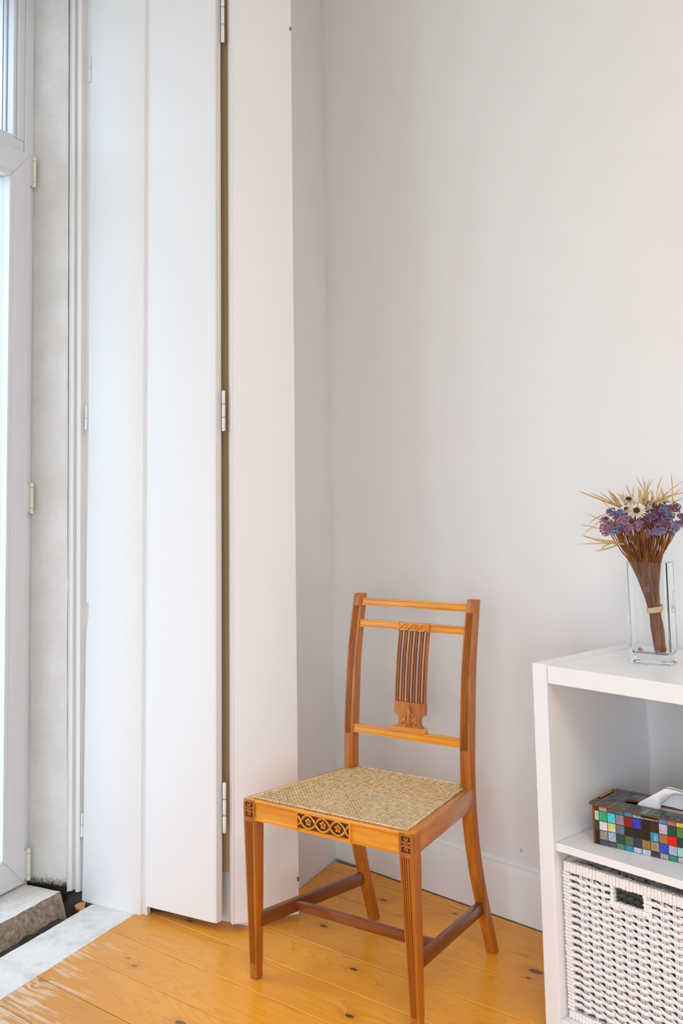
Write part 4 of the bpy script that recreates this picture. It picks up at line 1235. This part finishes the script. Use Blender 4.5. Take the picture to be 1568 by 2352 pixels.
def smoothpath(P, n):
    out = []
    for i in range(len(P) - 1):
        p0, p1, p2, p3 = P[max(i - 1, 0)], P[i], P[i + 1], P[min(i + 2, len(P) - 1)]
        for k in range(n):
            t = k / n
            out.append(0.5 * ((2 * p1) + (p2 - p0) * t + (2 * p0 - 5 * p1 + 4 * p2 - p3) * t * t + (3 * p1 - p0 - 3 * p2 + p3) * t ** 3))
    out.append(P[-1]); return out
b = bm_new()
for i in range(135):
    f = fr.random(); h = fr.uniform(-1, 1)
    top = Vector((-0.090 + 0.150 * f, h * 0.038 + .004, fr.uniform(0.280, 0.312) - Zb))
    fx = f * .8 + .2 * fr.random()
    rim = Vector((-0.040 + 0.066 * fx, (h * .6 + .05) * 0.017 - (-0.040 + 0.066 * fx) * .0 + (0.003 if fx < .3 else 0), 0.205 - Zb))
    th_ = fr.uniform(0, 2 * PI); rr2 = math.sqrt(fr.random())
    tie = Vector((0.0075 + 0.0135 * (2 * fx - 1) * .85 + .002 * math.cos(th_), 0.011 * rr2 * math.sin(th_), 0.114 - Zb))
    bot = Vector((0.0045 + 0.027 * (fr.random() * .75 + .25 * fx), 0.009 * fr.uniform(-1, 1) + .004, fr.choice([0.0012, 0.0012, 0.004, 0.010])))
    P = smoothpath([bot, bot.lerp(tie, .5) + Vector((.004 * fr.uniform(-1, 1.4), .003 * fr.uniform(-1, 1), 0)), tie, rim, rim.lerp(top, .5) + Vector((fr.uniform(-.004, .004), 0, 0)), top], 4)
    r0 = fr.uniform(.0011, .0021)
    tube(b, P, [r0 * (1.15 - .6 * k / len(P)) for k in range(len(P))], 5)
for x_, y_ in (((0.030), .012), ((0.036), .006)):
    tube(b, smoothpath([Vector((0.016, .006, .09)), Vector((0.028, y_ * .5, 0.20)), Vector((0.050 + (x_ - .03), .01, 0.245)), Vector((0.064 + (x_ - .03) * 2, .012, 0.282))], 5), .0011, 5)
o = obj('stem', b, M_stem, BQ, 'all'); o['kind'] = 'stuff'
heads = [(1395,1205,0),(1412,1192,0),(1425,1208,0),(1408,1178,2),(1437,1196,0),(1388,1214,0),(1447,1206,0),(1420,1178,2),(1432,1182,0),(1405,1216,2),(1466,1205,2),(1480,1172,1),(1492,1163,1),(1502,1172,1),(1485,1186,1),(1473,1192,2),(1508,1183,1),(1476,1225,0),(1497,1215,2),(1519,1170,2),(1532,1175,1),(1543,1166,1),(1524,1193,2),(1546,1188,1),(1528,1207,2),(1488,1224,1),(1553,1198,0),(1505,1200,1),(1550,1208,0),(1449,1192,0),(1515,1164,1),(1430,1220,0),(1460,1190,1)]
for i, (x_, y_, k) in enumerate(heads):
    dx, dz = px(x_, y_)
    b = bm_new(); R = fr.uniform(.0125, .0165)
    for q in range(7):
        c = Vector((fr.uniform(-1, 1), fr.uniform(-1, 1), fr.uniform(-.6, .8))) * R * .62
        floret_clump(b, c, R * .50, 26, .0029, fr)
    o = obj('flower_head', b, [M_mauve, M_mauved, M_lav][k], BQ)
    o.location = (dx, fr.uniform(-.045, .02) if y_ > 1185 else fr.uniform(-.02, .035), dz)
for i in range(26):     # a second layer of heads on the far side keeps the bunch full all round
    b = bm_new(); R = fr.uniform(.011, .015)
    for q in range(4):
        c = Vector((fr.uniform(-1, 1), fr.uniform(-1, 1), fr.uniform(-.6, .8))) * R * .6
        floret_clump(b, c, R * .55, 16, .003, fr)
    o = obj('flower_head', b, [M_mauve, M_mauved, M_lav][i % 3], BQ)
    o.location = (fr.uniform(-.085, .06), fr.uniform(.0, .055), fr.uniform(.272, .318) - Zb)
# cream everlasting flowers
for x_, y_, R, fa in ((1440,1148,.019,(-.1,-.5,.85)), (1450,1172,.021,(-.25,-.75,.6)), (1474,1163,.018,(.2,-.4,.9)), (1521,1153,.017,(.1,.1,1)), (1428,1168,.014,(-.6,-.3,.7)), (1455,1160,.016,(.3,-.2,.9))):
    dx, dz = px(x_, y_)
    b = bm_new(); d = Vector(fa).normalized(); side = d.orthogonal().normalized(); up = d.cross(side)
    for L_i, (cnt, rr2, tilt) in enumerate(((26, 1.0, .15), (24, .85, .45), (20, .66, .8))):
        for k in range(cnt):
            a = 2 * PI * (k + fr.uniform(-.3, .3)) / cnt
            o_ = side * math.cos(a) + up * math.sin(a); tdir = (o_ * math.cos(tilt) + d * math.sin(tilt)).normalized(); w = d.cross(o_) * R * .085
            p0 = o_ * R * .2; p2 = p0 + tdir * R * rr2 * fr.uniform(.8, 1.05); p1 = p0.lerp(p2, .6)
            vs = [b.verts.new(q) for q in (p0 - w * .4, p0 + w * .4, p1 + w, p2, p1 - w)]
            b.faces.new(vs)
    fh = obj('everlasting_flower', b, M_cream, BQ); fh.location = (dx, -.028 if y_ > 1165 else -.005, dz)
    b = bm_new(); ell(b, d * R * .18, R * .34, R * .34, R * .3, None, 10, 7); obj('flower_centre', b, M_darkc, fh, 'all')
# straw blades
BL = [((720,610),(430,490),(130,385)),((690,590),(520,500),(310,410)),((600,660),(540,610),(440,490)),((700,610),(560,470),(460,405)),((560,680),(330,720),(220,830)),((500,840),(340,720),(200,680)),((490,760),(340,860),(190,990)),((460,910),(300,850),(125,835)),((700,1090),(380,1070),(165,970)),((650,1060),(420,1060),(190,985)),((620,1080),(420,1085),(110,1095)),((590,1065),(450,1100),(380,1165)),((700,1090),(560,1160),(375,1200)),
      ((820,480),(780,380),(735,300)),((850,470),(820,380),(865,335)),((1060,560),(960,350),(865,200)),((1020,560),(1050,330),(1040,205)),((1000,580),(1010,400),(1010,250)),((1030,520),(1080,330),(1120,225)),((1050,500),(1110,320),(1180,230)),((1150,540),(1180,330),(1235,190)),((1100,560),(1320,370),(1520,235)),((1090,570),(1350,430),(1610,410)),((1180,560),(1400,420),(1530,340)),((1350,600),(1370,400),(1338,140)),((1320,620),(1335,450),(1310,335)),((1360,610),(1450,540),(1545,480)),((1140,540),(1110,440),(1070,370)),((900,620),(870,450),(905,380)),((950,560),(930,440),(960,390)),((740,600),(660,430),(590,405)),((930,760),(990,650),(1000,560)),((910,770),(980,710),(1030,680)),((850,760),(800,700),(770,650)),((1210,560),(1290,430),(1330,400)),((780,520),(700,440),(690,420)),((1080,600),(1085,480),(1110,370)),((970,600),(985,470),(985,330)),((1400,600),(1395,540),(1410,500)),((830,600),(780,510),(700,480))]
for i in range(26):      # finer blades filling the top of the bunch
    a_ = fr.uniform(-1.0, 0.8); x_ = 940 + 330 * a_ + fr.uniform(-40, 40); y_ = 560 + 40 * abs(a_)
    L_ = fr.uniform(120, 260); tx = x_ + L_ * (a_ * .6 + fr.uniform(-.35, .35)); ty = y_ - L_ * fr.uniform(.75, 1.0)
    BL.append(((x_, y_), ((x_ + tx) / 2 + fr.uniform(-25, 25), (y_ + ty) / 2), (tx, ty)))
for i, (s_, m_, t_) in enumerate(BL):
    c3 = []
    yb = fr.uniform(-.03, .012)
    for q, (x_, y_) in enumerate((s_, m_, t_)):
        dx, dz = px(1300 + x_ / 5.85, 1060 + y_ / 5.85); c3.append(Vector((dx, yb + q * fr.uniform(-.012, .012), dz)))
    P = bez(c3[0], c3[1], c3[2], 9)
    b = bm_new(); wd = fr.uniform(.0007, .0013)
    if i in (8, 9, 11, 12, 0, 22, 25): wd = .0019
    R_ = []
    for k, p in enumerate(P):
        t = k / 9; w = wd * (math.sin(PI * (0.18 + 0.82 * t)) ** .7) + .00025
        d = (P[min(k + 1, 9)] - P[max(k - 1, 0)]).normalized(); sd = d.cross(Vector((0, 1, 0)))
        if sd.length < .05: sd = Vector((1, 0, 0))
        sd = (sd.normalized() + Vector((0, .5, 0))).normalized()
        nn = d.cross(sd) * .00025
        R_.append([p + sd * w, p + nn + sd * 0, p - sd * w, p - nn * 2])
    loft(b, R_)
    obj('leaf', b, M_straw, BQ, 'all')
# raffia tie with its loose tail
b = bm_new()
rgs = []
for k in range(25):
    a = 2 * PI * k / 24
    rgs.append(Vector((0.0078 + 0.0172 * math.cos(a), 0.0145 * math.sin(a), 0.1150 - Zb + 0.003 * math.cos(a))))
b2 = [[p + Vector((0, 0, z)) + (p - Vector((0.0078, 0, p.z))).normalized() * e for z, e in ((-.0062, 0), (-.003, .0008), (.001, .0004), (.0055, .0006), (.0062, -.0006), (-.0062, -.0006))] for p in rgs]
loft(b, b2, False)
def ptail(l): return [Vector((px(x_, y_)[0], -.012, px(x_, y_)[1])) for x_, y_ in l]
tube(b, smoothpath(ptail([(1519,1392),(1524,1378),(1523,1365),(1526,1354),(1530,1353)]), 4), [.0012] * 17, 5, .4)
tube(b, smoothpath(ptail([(1519,1394),(1525,1386),(1528,1392),(1527,1398),(1522,1400),(1518,1396)]), 4), [.0014] * 21, 5, .4)
tube(b, smoothpath(ptail([(1518,1382),(1524,1386),(1529,1390)]), 4), [.0013] * 9, 5, .4)
obj('raffia_tie', b, M_raffia, BQ, 'all')
b = bm_new(); dx, dz = px(1468, 1350); floret_clump(b, (0, 0, 0), .006, 18, .0026, fr)
o = obj('flower_head', b, M_mauve, BQ); o.location = (dx + .003, -.008, dz)
